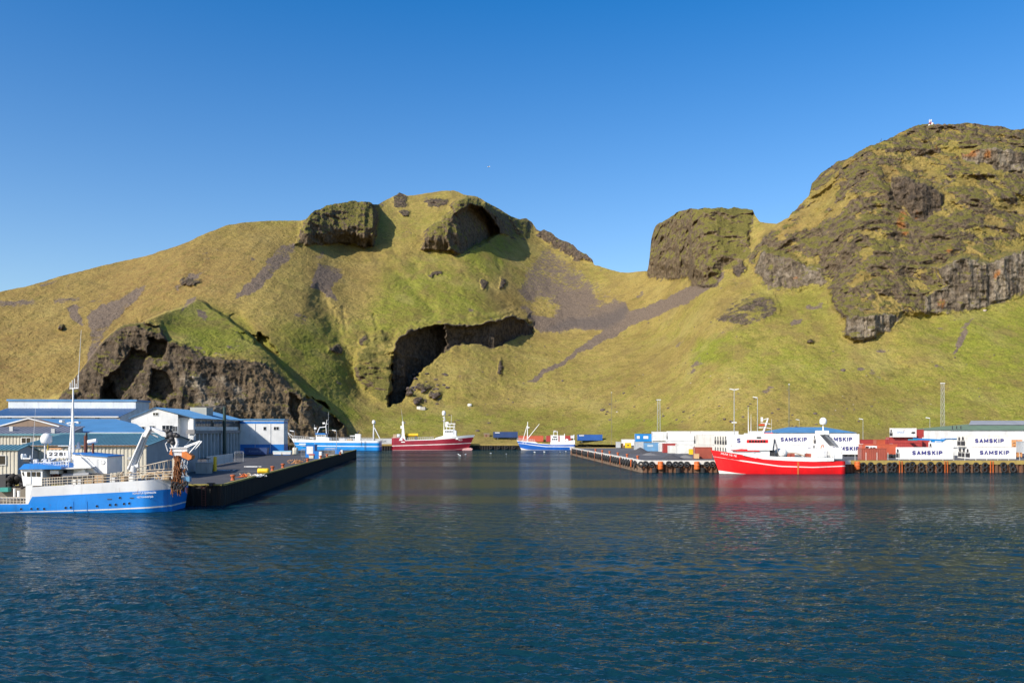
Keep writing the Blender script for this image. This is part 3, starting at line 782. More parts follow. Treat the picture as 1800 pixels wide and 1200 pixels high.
def sheet_wall(a, b, z0, z1, pitch, dep, side):
    """zigzag sheet piling from a to b, standing proud to one side"""
    a, b = Vector(a), Vector(b); d = (b - a); n = max(2, int(d.length / pitch)); d = d / n
    nr_ = Vector((d.y, -d.x)).normalized() * side
    pts = []
    for i in range(n):
        p = a + d * i
        pts += [p + nr_ * .03, p + d * .3 + nr_ * .03, p + d * .5 + nr_ * dep, p + d * .8 + nr_ * dep]
    pts.append(b + nr_ * .03)
    vs_ = [(p.x, p.y, z0) for p in pts] + [(p.x, p.y, z1) for p in pts]
    m_ = len(pts)
    return MB().add(vs_, [(i, i + 1, m_ + i + 1, m_ + i) for i in range(m_ - 1)])
def kerb(a, b, w, z0, z1, mat_, parent, out=.0, name='kerb', seg=12.0):
    """kerb stones laid end to end along the quay edge"""
    a, b = Vector(a), Vector(b); d = b - a; n = max(1, int(d.length / seg))
    u = d.normalized(); nr_ = Vector((u.y, -u.x))
    mb_ = None
    for i in range(n):
        p0 = a + d * (i / n) + u * .02; p1 = a + d * ((i + 1) / n) - u * .02
        q = [p0 + nr_ * out, p1 + nr_ * out, p1 - nr_ * (w - out), p0 - nr_ * (w - out)]
        mb = MB(); mb.prism([(k.x, k.y) for k in q], z0, z1)
        mb.build(name, mat_, parent)
sheet_wall((-37.9, 112), (-55.2, 302), -3, 2.58, .9, .18, 1).build('quay_wall', M_piled, left_quay)
sheet_wall((-140, 112), (-37.9, 112), -3, 2.58, .9, .18, 1).build('quay_wall', M_piled, left_quay)
kerb((-37.9, 112), (-55.2, 302), .5, 2.61, 2.82, M_yelm, left_quay, .24, seg=24)
kerb((-75, 112), (-38.0, 112), .5, 2.61, 2.82, M_yelm, left_quay, .28, seg=24)
sheet_wall((-112, 404), (52, 424), -3, 2.0, 1.2, .35, 1).build('quay_wall', M_piled, far_quay)
kerb((-112, 404), (52, 424), .6, 2.02, 2.9, M_yel, far_quay, .4, seg=20)
sheet_wall((30.2, 197), (230, 197), -3, 2.0, 1.15, .42, 1).build('quay_wall', M_pile, right_quay)
sheet_wall((23.3, 336), (30.2, 197), -3, 2.0, 1.15, .42, 1).build('quay_wall', M_pilew, right_quay)
kerb((30.2, 197), (78, 197), .7, 1.9, 2.82, M_concw, right_quay, .5, seg=9)
kerb((78, 197), (230, 197), .7, 1.9, 2.82, M_yel, right_quay, .5, seg=9)
kerb((23.3, 336), (30.2, 197), .7, 1.9, 2.82, M_concw, right_quay, .5, seg=12)
kerb((52, 336), (23.4, 336), .5, 2.0, 2.85, M_yel, right_quay, .2, seg=12)
# painted guide line across the left pier and a chain of worn repair strips
MB().prism([(-80, 150.0), (-42.0, 150.0), (-42.0, 150.16), (-80, 150.16)], ZQ + .003, ZQ + .006).build('painted_line', M_concw, left_quay)

# tyres hung as fenders
def tyre_mesh():
    mb = MB(); prof = []
    for k in range(10):
        a = 2 * math.pi * k / 9
        prof.append((.47 + .19 * math.cos(a), .17 * math.sin(a)))
    mb.lathe((0, 0, 0), prof, 'Y', 18)
    mb.lathe((0, 0, 0), [(.655, -.11), (.675, -.11), (.675, -.02), (.655, -.02)], 'Y', 18)
    mb.lathe((0, 0, 0), [(.655, .11), (.675, .11), (.675, .02), (.655, .02)], 'Y', 18)
    return mb.mesh('tyre_fender', M_rub)
TY_ME = tyre_mesh()
def tyre(x, y, z, rz, s, label, group):
    o = obj('tyre_fender', TY_ME, None, (x, y, z), (random.uniform(-.06, .06), random.uniform(0, 3), rz + random.uniform(-.08, .08)))
    o.scale = (s, s, s)
    tag(o, label, 'tyre', group); 
    return o
for i_, zx in enumerate((105, 185, 280, 380, 430, 570, 620, 720, 815, 910, 1055, 1200, 1295, 1390, 1585, 1680)):
    px_ = 1500 + zx / 6
    for zz, lb in ((1.75, 'upper'), (.62, 'lower')):
        tyre(PX(px_, 196.2) + random.uniform(-.15, .15), 196.2, zz + random.uniform(-.1, .1), 0, random.uniform(.95, 1.12), 'old black tyre, %s from the left in the %s row on the rusty right-hand wall' % (ORD[i_], lb), 'tyres on the rusty quay wall, %s row' % lb)
for i_, zx in enumerate((760, 808, 875, 1055, 1125, 1180, 1245, 1455, 1515)):
    px_ = 1000 + zx / 6
    tyre(PX(px_, 196.2), 196.2, 2.0 + random.uniform(-.12, .05), 0, 1.05, 'black tyre hung on the pale kerb ahead of the red trawler, %s from the corner' % ORD[i_], 'tyres along the pale quay kerb')
for i_, zx in enumerate((905, 1155, 1415)):
    px_ = 1000 + zx / 6
    mb = MB()
    for k in range(5): mb.lathe((0, 0, .28 * k), [(.30, -.13), (.55, -.13), (.62, -.06), (.62, .06), (.55, .13), (.30, .13)], 'Z', 14)
    tag(mb.build('tyre_stack', M_rub, None, (PX(px_, 196.0), 196.0, -.15)), 'tall stack of black tyres against the pale quay, %s from the corner' % ORD[i_], 'tyre stack', 'tyre stacks on the pale quay')
def roller_fender(px_):
    o = thing('roller_fender', 'bright orange drum fender on the quay wall ' + ('by the gravel heap' if px_ < 1190 else 'just ahead of the red bow' if px_ < 1300 else 'just behind the red trawler'), 'fender', (PX(px_, 196.0), 196.0, .1))
    MB().lathe((0, 0, 0), [(.05, .6), (.5, .6), (.62, .75), (.62, 2.35), (.5, 2.5), (.05, 2.5)], 'Z', 14).build('drum', M_ora, o)
    mb = MB()
    for zz in (.95, 1.55, 2.15): mb.lathe((0, 0, zz), [(.62, -.05), (.68, -.05), (.68, .05), (.62, .05)], 'Z', 14)
    mb.build('band', M_ora, o)
    MB().box(-.55, .55, .1, .5, -.4, .6).build('bracket', M_pile, o)
for q in (1161, 1225, 1507): roller_fender(q)
for i_, zx in enumerate((500, 980, 1460)):
    px_ = 1500 + zx / 6
    o = thing('quay_ladder', 'rusty orange ladder between the tyres, %s from the red trawler' % ORD[i_], 'ladder', (PX(px_, 196.3), 196.3, 0), 0, 'ladders on the rusty quay wall')
    for s_ in (-.3, .3): MB().box(s_ - .06, s_ + .06, -.08, .08, -.3, 2.7).build('rail', M_ora, o)
    for k in range(8): MB().box(-.3, .3, -.04, .04, .1 + .33 * k, .16 + .33 * k).build('rung', M_pile, o)
# the slanting side of the container quay: bundles of tyres between orange posts
sa, sb = Vector((23.3, 336)), Vector((30.2, 197))
for k in range(9):
    f = .06 + k * .108
    p = sa + (sb - sa) * f
    o = thing('mooring_post', 'orange rust-streaked fender post on the slanting quay side, %s from its far end' % ORD[k], 'fender post', (p.x - .75, p.y, 0), 0, 'orange posts along the slanting quay side')
    MB().box(-.12, .12, -.2, .2, .9, 2.75).build('post', M_ora, o)
    MB().box(-.12, .12, -.2, .2, -.5, .9).build('post', M_pile, o)
    MB().box(-.16, .5, -.34, .34, 2.75, 2.95).build('cap', M_concw, o)
    for j in range(4):
        g_ = f + .02 + j * .0245
        if g_ > .985: continue
        q = sa + (sb - sa) * g_
        tyre(q.x - .95, q.y, 1.75, math.pi / 2, 1.35, 'big black tyre, %s after the %s orange post on the slanting quay side' % (ORD[j], ORD[k]), 'tyres along the slanting quay side')
for k in range(16):
    p = Vector((-112, 404)) + (Vector((52, 424)) - Vector((-112, 404))) * (.62 + k * .023)
    tyre(p.x, p.y - .55, 1.2, 0, 1.35, 'black tyre, %s from the left on the far wall by the small boat' % ORD[k], 'tyres on the far quay wall')
for k in range(14):
    tyre(24.5 + 14 * 0 + k * 1.8, 419.0, .9 + .0, 0, 1.3, 'black tyre below the royal blue trailer container, %s from the left' % ORD[k], 'tyres below the blue trailer')

# mooring bollards
def bollard_mesh():
    mb = MB(); mb.lathe((0, 0, 0), [(.28, 0), (.22, .1), (.17, .35), (.30, .48), (.30, .58), (.0, .64)], 'Z', 12)
    return mb.mesh('bollard', paint('bollard_orange', (.42, .10, .03), .7, .4, rust=.6))
BO = bollard_mesh()
for i_, (bx_, by_) in enumerate([(413, 842), (482, 825), (500, 820), (543, 810), (566, 804), (577, 801), (600, 797)]):
    D_ = 7.4 * F / (by_ + 2 - HZ)
    o = obj('bollard', BO, None, (PX(bx_, D_) - .3, D_, ZQ + .01)); o.scale = (1.35, 1.35, 1.35)
    tag(o, 'rusty orange mooring bollard on the dark pier edge, %s from its near end' % ORD[i_], 'bollard', 'bollards along the dark pier')
for k in range(6):
    p = sa + (sb - sa) * (.42 + .1 * k)
    o = obj('bollard', BO, None, (p.x + 1.0, p.y, ZQ + .01)); o.scale = (1.3, 1.3, 1.6)
    tag(o, 'rusty orange mooring bollard on the slanting quay, %s from its far end' % ORD[k], 'bollard', 'bollards along the slanting quay')

# gravel heaps
M_grav = ground_mat('dark_gravel', (.045, .043, .046), (.085, .080, .082), 1.2)
M_gravl = ground_mat('grey_gravel', (.14, .135, .13), (.22, .21, .20), 1.2)
def heap(name, px0, px1, ytop, D_, mat_, label, dep=9.0, seed=1):
    x0_, x1_ = PX(px0, D_), PX(px1, D_); h = PZ(ytop, D_) - ZQ
    n = 22; mb = MB(); vv_ = []
    for j in range(n):
        for i in range(n):
            u, w = i / (n - 1) * 2 - 1, j / (n - 1) * 2 - 1
            r = math.hypot(u, w)
            hh = max(0, 1 - r) ** .85 * h * (1 + .15 * math.sin(5 * u + seed) * math.cos(4 * w))
            hh += (0.10 * random.random() if r < .95 else 0)
            vv_.append(((x0_ + x1_) / 2 + u * (x1_ - x0_) / 2, D_ + w * dep, ZQ + .004 + hh))
    mb.add(vv_, [(j * n + i, j * n + i + 1, (j + 1) * n + i + 1, (j + 1) * n + i) for j in range(n - 1) for i in range(n - 1)], 0, True)
    return tag(mb.build(name, mat_), label, 'gravel heap')
heap('gravel_heap', 1106, 1144, 787, 262, M_grav, 'dark gravel heap in front of the blue and grey containers')
heap('gravel_heap', 1164, 1200, 799, 214, M_grav, 'near dark gravel heap by the quay kerb beside the wooden crate', 6, 2)
heap('gravel_heap', 1130, 1156, 795.5, 245, M_gravl, 'low pale gravel heap at the foot of the dark heap', 6, 3)
heap('gravel_heap', 1196, 1218, 799, 222, M_gravl, 'low pale spill of gravel next to the yellow cabinet', 5, 4)
# ------------------------------------------------------------------ buildings
M_cream = paint('cream_cladding', (.56, .52, .42), .6, .35, (.22, .19, .13))
M_teal = paint('teal_roof', (.085, .21, .26), .6, .4, (.05, .10, .11), rust=.1)
M_blue = paint('blue_roof', (.075, .23, .43), .5, .25, (.05, .10, .16))
M_dblue = paint('deep_blue_roof', (.055, .13, .27), .5, .3, (.05, .08, .12))
M_white = paint('white_wall', (.70, .70, .68), .75, .3, (.34, .32, .28))
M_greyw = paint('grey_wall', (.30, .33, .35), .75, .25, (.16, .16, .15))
M_grey = paint('grey_concrete_frame', (.27, .26, .25), .85, .4, (.10, .10, .09))
M_bblue = paint('bright_blue_paint', (.012, .17, .52), .45, .2, (.02, .07, .16))
M_glass = glassm()
M_green = paint('green_roof', (.15, .22, .14), .6, .3, (.07, .11, .06))
M_groof = paint('grey_metal_roof', (.30, .31, .33), .5, .3, (.18, .17, .16))
M_wood = paint('weathered_wood', (.22, .15, .09), .9, .5, (.09, .06, .04))
M_dark = paint('dark_steel', (.035, .035, .04), .6, .3)
M_steel = paint('galvanised_steel', (.48, .49, .50), .45, .3, (.2, .2, .2), metal=.4)

def corr(mb, a, b, z0, z1a, z1b, pitch=.5, dep=.07, mi=0):
    """vertical ribbed cladding between plan points a and b; rib depth to the right-hand side of a->b"""
    a, b = Vector(a), Vector(b); d = b - a; n = max(2, int(d.length / pitch)); e = d / n
    nr_ = Vector((d.y, -d.x)).normalized()
    pts = []
    for i in range(n):
        for f_, o_ in ((0, 0), (.35, 0), (.45, dep), (.9, dep)): pts.append((a + e * (i + f_) + nr_ * o_, (i + f_) / n))
    pts.append((b, 1.0)); m_ = len(pts)
    mb.add([(p.x, p.y, z0) for p, _ in pts] + [(p.x, p.y, z1a + (z1b - z1a) * f_) for p, f_ in pts],
           [(i, i + 1, m_ + i + 1, m_ + i) for i in range(m_ - 1)], mi)

def ribbed_roof(mb, e0, e1, r0, r1, pitch=.6, dep=.06, mi=0, th=.12):
    """roof plane with raised seams from eave e0-e1 to ridge r0-r1"""
    e0, e1, r0, r1 = map(Vector, (e0, e1, r0, r1))
    nrm = (e1 - e0).cross(r0 - e0).normalized()
    if nrm.z < 0: nrm = -nrm
    dn = nrm * -th
    mb.add([e0, e1, r1, r0, e0 + dn, e1 + dn, r1 + dn, r0 + dn], [(0, 1, 2, 3), (7, 6, 5, 4), (0, 4, 5, 1), (1, 5, 6, 2), (2, 6, 7, 3), (3, 7, 4, 0)], mi)
    n = int((e1 - e0).length / pitch)
    for i in range(1, n):
        f_ = i / n; a = e0.lerp(e1, f_); c_ = r0.lerp(r1, f_); w_ = (e1 - e0).normalized() * .05
        up_ = nrm * dep
        mb.add([a - w_, a + w_, c_ + w_, c_ - w_, a - w_ + up_, a + w_ + up_, c_ + w_ + up_, c_ - w_ + up_],
               [(4, 5, 6, 7), (0, 1, 5, 4), (1, 2, 6, 5), (3, 0, 4, 7)], mi)

def window(parent, x0, x1, z0, z1, y, nmul=1, axis='front', fm=None, gm=None, nh=0):
    """framed window proud of a wall; axis front: wall plane y = const facing -y, side: plane x = const facing +x"""
    fm = fm or M_white; gm = gm or M_glass
    w_ = .09
    fr = MB(); pn = MB()
    def bx(mb, a0, a1, c0, c1, d0, d1):
        if axis == 'front': mb.box(a0, a1, y - d1, y - d0, c0, c1)
        else: mb.box(y + d0, y + d1, a0, a1, c0, c1)
    bx(fr, x0 - w_, x1 + w_, z1, z1 + w_, .0, .09); bx(fr, x0 - w_, x1 + w_, z0 - w_, z0, .0, .12)
    bx(fr, x0 - w_, x0, z0, z1, .0, .09); bx(fr, x1, x1 + w_, z0, z1, .0, .09)
    for k in range(1, nmul + 1):
        xm = x0 + (x1 - x0) * k / (nmul + 1); bx(fr, xm - .04, xm + .04, z0, z1, .02, .08)
    for k in range(1, nh + 1):
        zm = z0 + (z1 - z0) * k / (nh + 1); bx(fr, x0, x1, zm - .035, zm + .035, .02, .075)
    o = fr.build('window', fm, parent)
    bx(pn, x0, x1, z0, z1, .012, .03)
    pn.build('pane', gm, o)
    return o
RZ = math.radians(5.2)
def gutter(parent, a, b, r=.09, mat_=None): 
    MB().tube(a, b, r, n=6).build('gutter', mat_ or M_white, parent)

# near ribbed warehouse beside the pier
w1 = thing('warehouse', 'cream ribbed warehouse with teal roof and shade-grey gable end behind the big blue ship', 'warehouse', (-53.5, 125, ZQ), RZ)
mb = MB(); corr(mb, (-17.5, 0), (0, 0), 0, 5.05, 5.05, .52, .08); mb.build('wall', M_cream, w1)
mb = MB(); mb.prism([(0, 0), (27, 0), (27, 5.05), (13.5, 6.5), (0, 5.05)], -.12, -.001, 'X'); mb.build('gable_wall', M_greyw, w1)  # shade on the end wall is painted in as grey
mb = MB(); mb.box(-17.5, -17.35, .1, 27, 0, 5.0); mb.box(-17.5, -.2, 26.8, 27, 0, 5.0); mb.build('rear_wall', M_cream, w1)
mb = MB(); ribbed_roof(mb, (-17.8, -.35, 5.06), (.3, -.35, 5.06), (-17.8, 13.5, 6.58), (.3, 13.5, 6.58), .55); ribbed_roof(mb, (-17.8, 27.35, 5.06), (.3, 27.35, 5.06), (-17.8, 13.5, 6.58), (.3, 13.5, 6.58), .55)
rf = mb.build('roof', M_teal, w1)
MB().tube((-17.8, 13.5, 6.66), (.3, 13.5, 6.66), .12, n=6).build('ridge_cap', M_teal, rf)
gutter(w1, (-17.7, -.42, 4.98), (.3, -.42, 4.98), .08, paint('rusty_gutter', (.30, .18, .10), .8, .5, rust=.5))
MB().box(-2.6, -2.2, -.3, -.08, 3.0, 3.35).build('wall_lamp', M_steel, w1)

w2 = thing('warehouse', 'small cream ribbed shed with teal roof at the left picture edge', 'shed', (-68.0, 117.5, ZQ), RZ)
mb = MB(); corr(mb, (-16, 0), (0, 0), 0, 4.6, 4.6, .5, .08); mb.build('wall', M_cream, w2)
MB().prism([(0, 0), (6, 0), (6, 4.3), (2.6, 5.1), (0, 4.6)], -.12, -.001, 'X').build('gable_wall', M_greyw, w2)  # grey stands in for the shade on this end of the cream shed
mb = MB(); ribbed_roof(mb, (-16, -.3, 4.6), (.25, -.3, 4.6), (-16, 2.6, 5.2), (.25, 2.6, 5.2)); ribbed_roof(mb, (-16, 6.2, 4.3), (.25, 6.2, 4.3), (-16, 2.6, 5.2), (.25, 2.6, 5.2)); mb.build('roof', M_teal, w2)
window(w2, -4.4, -1.6, 2.55, 3.75, -.08, 2)

w3 = thing('warehouse', 'long cream ribbed hall with a flat teal eave and one small window', 'hall', (-79.5, 152, ZQ), RZ)
mb = MB(); corr(mb, (-34, 0), (0, 0), 0, 6.4, 6.4, .55, .09); mb.build('wall', M_cream, w3)
MB().prism([(0, 0), (7.5, 0), (7.5, 7.9), (0, 6.4)], -.12, -.001, 'X').build('side_wall', M_greyw, w3)  # side wall's shade is put into its grey colour
mb = MB(); ribbed_roof(mb, (-34, -.3, 6.42), (.3, -.3, 6.42), (-34, 7.7, 7.95), (.3, 7.7, 7.95), .8); mb.build('roof', paint('slate_roof', (.16, .17, .21), .7, .35), w3)
MB().box(-34, .3, -.42, -.3, 6.25, 6.62).build('eave_board', M_teal, w3)
MB().prism([(-14.5, 7.9), (-4.4, 7.9), (-9.5, 9.3)], 7.2, 12, 'Y').build('roof_gable', paint('brown_gable', (.24, .17, .12), .8, .3), w3)
mb = MB(); mb.tube((-14.8, 7.1, 7.9), (-9.5, 7.1, 9.38), .14, n=6); mb.tube((-4.1, 7.1, 7.9), (-9.5, 7.1, 9.38), .14, n=6); mb.build('verge', M_white, w3)
window(w3, -7.4, -5.9, 4.95, 5.85, -.09, 1)
mb = MB(); mb.box(-11, -10.4, 3, 3.6, 7, 7.9); mb.build('roof_vent', M_steel, w3)
MB().box(-3.0, -2.4, 1.2, 1.8, 6.7, 7.5).build('roof_vent', M_steel, w3)

w4 = thing('factory_hall', 'hall with a wide bright blue hipped roof behind the teal warehouse', 'hall', (-68.5, 160, ZQ), RZ)
MB().prism([(-38, .3), (-.2, .3), (-15.5, 25), (-38, 25)], 0, 6.7).build('wall', M_white, w4)
mb = MB()
mb.add([(-38, 0, 6.8), (0.3, 0, 6.8), (-6, 12.5, 8.4), (-14.5, 25, 9.6), (-38, 25, 9.6), (-38, 12.5, 8.4)], [(0, 1, 2, 5), (5, 2, 3, 4)])
mb.add([(0.3, 0, 6.8), (-15.3, 25.2, 6.8), (-14.5, 25, 9.6), (-6, 12.5, 8.4)], [(0, 1, 2, 3)])
mb.add([(-15.3, 25.2, 6.8), (-38, 25.2, 6.8), (-38, 25, 9.6), (-14.5, 25, 9.6)], [(0, 1, 2, 3)])
mb.build('roof', M_blue, w4)
mb = MB(); mb.box(-38, .3, -.12, 0, 6.45, 6.8); mb.build('eave_board', M_white, w4)

w5 = thing('factory_building', 'long white works building with clerestory strip and deep blue roofs', 'building', (-111.8, 242, ZQ), RZ)
MB().box(-36, 0, 0, 30, 0, 10.8).build('wall', M_white, w5)
for k in range(7): MB().box(-35.6 + k * 5.9, -34.7 + k * 5.9, -.25, 0, 0, 10.7).build('pilaster', M_grey, w5)
window(w5, -34.0, -30.0, 7.6, 9.6, 0, 5)
mb = MB(); ribbed_roof(mb, (-36.5, -.5, 10.9), (.6, -.5, 10.9), (-36.5, 14, 13.6), (.6, 14, 13.6), .9); mb.build('roof', M_dblue, w5)
MB().box(-36.4, .4, -.62, -.5, 10.75, 11.05).build('eave_board', M_white, w5)
cl = MB(); cl.box(-36.2, .2, 14, 26, 13.0, 15.7); clo = cl.build('clerestory', paint('clerestory_wall', (.62, .66, .68), .6, .4, (.25, .27, .28)), w5)
MB().box(-36.6, .6, 13.7, 26.3, 15.72, 16.25).build('cap', M_blue, clo)
mb = MB(); ribbed_roof(mb, (-36.5, 30.5, 10.9), (.6, 30.5, 10.9), (-36.5, 26, 13.0), (.6, 26, 13.0), .9); mb.build('roof', M_dblue, w5)
MB().prism([(0, 10.8), (14, 13.5), (26, 13.5), (30, 10.8)], .0, .18, 'X').build('side_wall', M_white, w5)

w5b = thing('factory_wing', 'white wing with deep blue roof at the picture edge left of the clerestory building', 'building', (-138.6, 236, ZQ), RZ)
MB().box(-22, 0, 0, 18, 0, 9.4).build('wall', M_white, w5b)
mb = MB(); ribbed_roof(mb, (-22, -.4, 9.45), (.4, -.4, 9.45), (-22, 13, 12.2), (.4, 13, 12.2), .9); mb.build('roof', M_dblue, w5b)

# white gabled works with the deep colonnade along the pier
w6 = thing('fish_factory', 'white gabled works with blue roof and a shaded colonnade side facing the pier', 'factory', (-78.4, 210, ZQ), RZ)
MB().prism([(-14.8, 0), (-3.7, 0), (-3.7, 11.0), (-9.0, 12.6), (-14.8, 10.2)], 0, .25, 'Y').build('gable_wall', M_white, w6)
MB().box(-14.8, -3.7, .25, 30, 0, 10.1).build('wall', M_white, w6)
MB().box(-3.7, -.9, 1.6, 1.85, 0, 10.2).build('recessed_wall', M_white, w6)
MB().box(-.9, 0, -.02, 1.8, 0, 10.05).build('corner_pier', M_white, w6)
MB().box(-1.6, .35, -.4, .9, 6.2, 7.3).build('balcony', M_grey, w6)
mb = MB(); ribbed_roof(mb, (.5, -.4, 10.1), (.5, 56.5, 10.1), (-9.0, -.4, 12.75), (-9.0, 56.5, 12.75), 1.2); ribbed_roof(mb, (-15.3, -.4, 10.1), (-15.3, 56.5, 10.1), (-9.0, -.4, 12.75), (-9.0, 56.5, 12.75), 1.2)
mb.build('roof', M_blue, w6)
mb = MB(); mb.box(-15.3, .0, 56.3, 56.5, 0, 10.0); mb.build('rear_wall', M_white, w6)
MB().box(-1.4, -.7, .9, 56, 7.1, 10.0).build('upper_wall', M_white, w6)
MB().box(-.5, .02, .9, 56.2, 6.3, 7.0).build('beam', M_grey, w6)
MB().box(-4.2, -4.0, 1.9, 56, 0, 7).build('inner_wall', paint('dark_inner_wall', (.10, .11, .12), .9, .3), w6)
wb = MB().box(-.72, -.66, 1.5, 55.5, 8.1, 9.7).build('window_band', M_glass, w6)
for k in range(37): MB().box(-.66, -.55, 1.5 + k * 1.5, 1.68 + k * 1.5, 8.1, 9.7).build('mullion', M_grey, wb)
for k in range(15):
    MB().box(-1.1, -.12, 1.9 + k * 3.75, 2.75 + k * 3.75, 0, 6.3).build('column', paint('pale_column', (.45, .46, .46), .8, .35), w6)
for k in range(14):
    MB().box(-2.0, -1.8, 2.75 + k * 3.75, 5.65 + k * 3.75, 0, 6.3).build('bay_panel', M_white if k % 3 else M_greyw, w6)
window(w6, -13.6, -11.6, 7.0, 8.0, 0, 2); window(w6, -10.4, -9.2, 6.7, 8.2, 0, 1); window(w6, -7.4, -4.9, 6.3, 8.3, 0, 2, nh=1); window(w6, -3.0 - 2.0 + .2, -3.9, 6.8, 8.1, 0, 1)
window(w6, -9.6, -8.4, 10.8, 11.4, 0, 1)
MB().box(-8, -3.6, 26, 33, 10.6, 13.4).build('roof_cabin', paint('beige_cabin', (.42, .42, .36), .8, .3), w6)
MB().tube((1.0, 27, 0), (1.0, 27, 13.6), .42, n=10).build('chimney_pipe', paint('dark_green_pipe', (.02, .05, .04), .5, .2), w6)
MB().box(-7, 1.4, 26.7, 27.3, 13.5, 13.8).build('pipe_bridge', M_dark, w6)
for k in range(4): MB().box(.05, .3, 6 + k * 12, 6.3 + k * 12, 9.2, 9.7).build('wall_lamp', M_steel, w6)

# blue and white box building on the pier
w7 = thing('ice_house', 'white box building with bright blue base band on the pier', 'building', (-70.2, 262.5, ZQ), RZ)
MB().box(-13.2, 0, 0, 7, 2.75, 10.2).build('wall', M_white, w7)
MB().box(-13.23, .03, -.03, 7.03, 0, 2.75).build('base_band', M_bblue, w7)
MB().box(-13.5, .3, -.3, 7.3, 10.2, 10.55).build('roof', M_blue, w7)
MB().box(-13.24, .04, -.04, 7.04, 9.1, 9.75).build('blue_band', M_bblue, w7)
window(w7, -6.1, -5.3, 7.1, 8.1, 0, 0); window(w7, -3.0, -1.5, 7.2, 8.1, 0, 1)
window(w7, 1.6, 2.4, 7.1, 8.2, 0, 0, 'side'); window(w7, 4.4, 5.2, 7.1, 8.2, 0, 0, 'side')
for x_ in (-8.6, -4.0): MB().tube((x_, -.1, 0), (x_, -.1, 9.1), .06, n=6).build('downpipe', M_white, w7)

# buildings behind the container yard
w8 = thing('depot_building', 'low hall with a bright blue hipped roof behind the stacked white containers', 'hall', (PX(1362, 285), 285, ZQ))
wl_ = PX(1508, 285) - PX(1362, 285)
MB().box(.3, wl_ - .3, .3, 18, 0, 6.2).build('wall', M_white, w8)
MB().add([(0, 0, 6.2), (wl_, 0, 6.2), (wl_, 19, 6.2), (0, 19, 6.2), (7.5, 9.5, 8.1), (wl_ - 7.5, 9.5, 8.1)], [(0, 1, 5, 4), (1, 2, 5), (2, 3, 4, 5), (3, 0, 4)]).build('roof', M_blue, w8)
w9 = thing('depot_building', 'long white hall with green and grey roof at the picture edge behind the yard', 'hall', (PX(1670, 262), 262, ZQ))
MB().box(0, 75, 0, 30, 0, 7.1).build('wall', M_white, w9)
MB().add([(-.3, -.4, 7.12), (75, -.4, 7.12), (75, 12, 9.3), (15, 12, 9.3), (-.3, 30, 7.12)], [(0, 1, 2, 3), (0, 3, 4)]).build('roof', M_green, w9)
MB().add([(10, 8.0, 8.75), (75, 8.0, 8.75), (75, 16, 10.2), (15, 16, 10.2)], [(0, 1, 2, 3)]).build('roof', M_groof, w9)
for k in range(3):
    MB().box(6 + 18 * k, 9 + 18 * k, -.05, .0, .1, 3.6).build('door', M_greyw, w9)
for k in range(3): MB().tube((1.5 + 1.3 * k, 1.5, 7.2), (1.5 + 1.3 * k, 1.5, 8.4), .14, n=6).build('roof_vent', M_dark, w9)
# ------------------------------------------------------------------ containers
C_W, C_H = 2.44, 2.9
M_reef = paint('reefer_white', (.80, .79, .76), .5, .22, (.45, .38, .28), rust=.02, var=.05)
M_reefr = paint('reefer_white_rusty', (.72, .70, .64), .55, .45, (.36, .27, .16), rust=.25, var=.08)
M_navy = paint('navy_lettering', (.035, .035, .19), .5, 0, var=0)
COLS = {'reefer': M_reef, 'rusty': M_reefr,
    'brown': paint('container_brown_red', (.34, .075, .045), .6, .35, (.12, .05, .03), rust=.25),
    'orange': paint('container_orange_red', (.50, .10, .045), .6, .3, (.2, .06, .03), rust=.15),
    'red': paint('container_red', (.38, .045, .04), .6, .3, (.14, .04, .03), rust=.15),
    'blue': paint('container_blue', (.02, .10, .36), .55, .25, (.03, .05, .12)),
    'navy': paint('container_navy', (.022, .055, .17), .55, .25, (.02, .03, .06)),
    'skyblue': paint('container_light_blue', (.13, .31, .52), .6, .45, (.30, .30, .28), rust=.1),
    'bright': paint('container_bright_blue', (.01, .22, .56), .5, .2, (.02, .08, .2)),
    'white': paint('container_white', (.72, .72, .69), .6, .35, (.36, .32, .25), rust=.1),
    'grey': paint('container_grey', (.46, .48, .49), .6, .35, (.24, .23, .21), rust=.08),
    'beige': paint('container_beige', (.60, .56, .44), .65, .3, (.3, .26, .18))}
_cm = {}
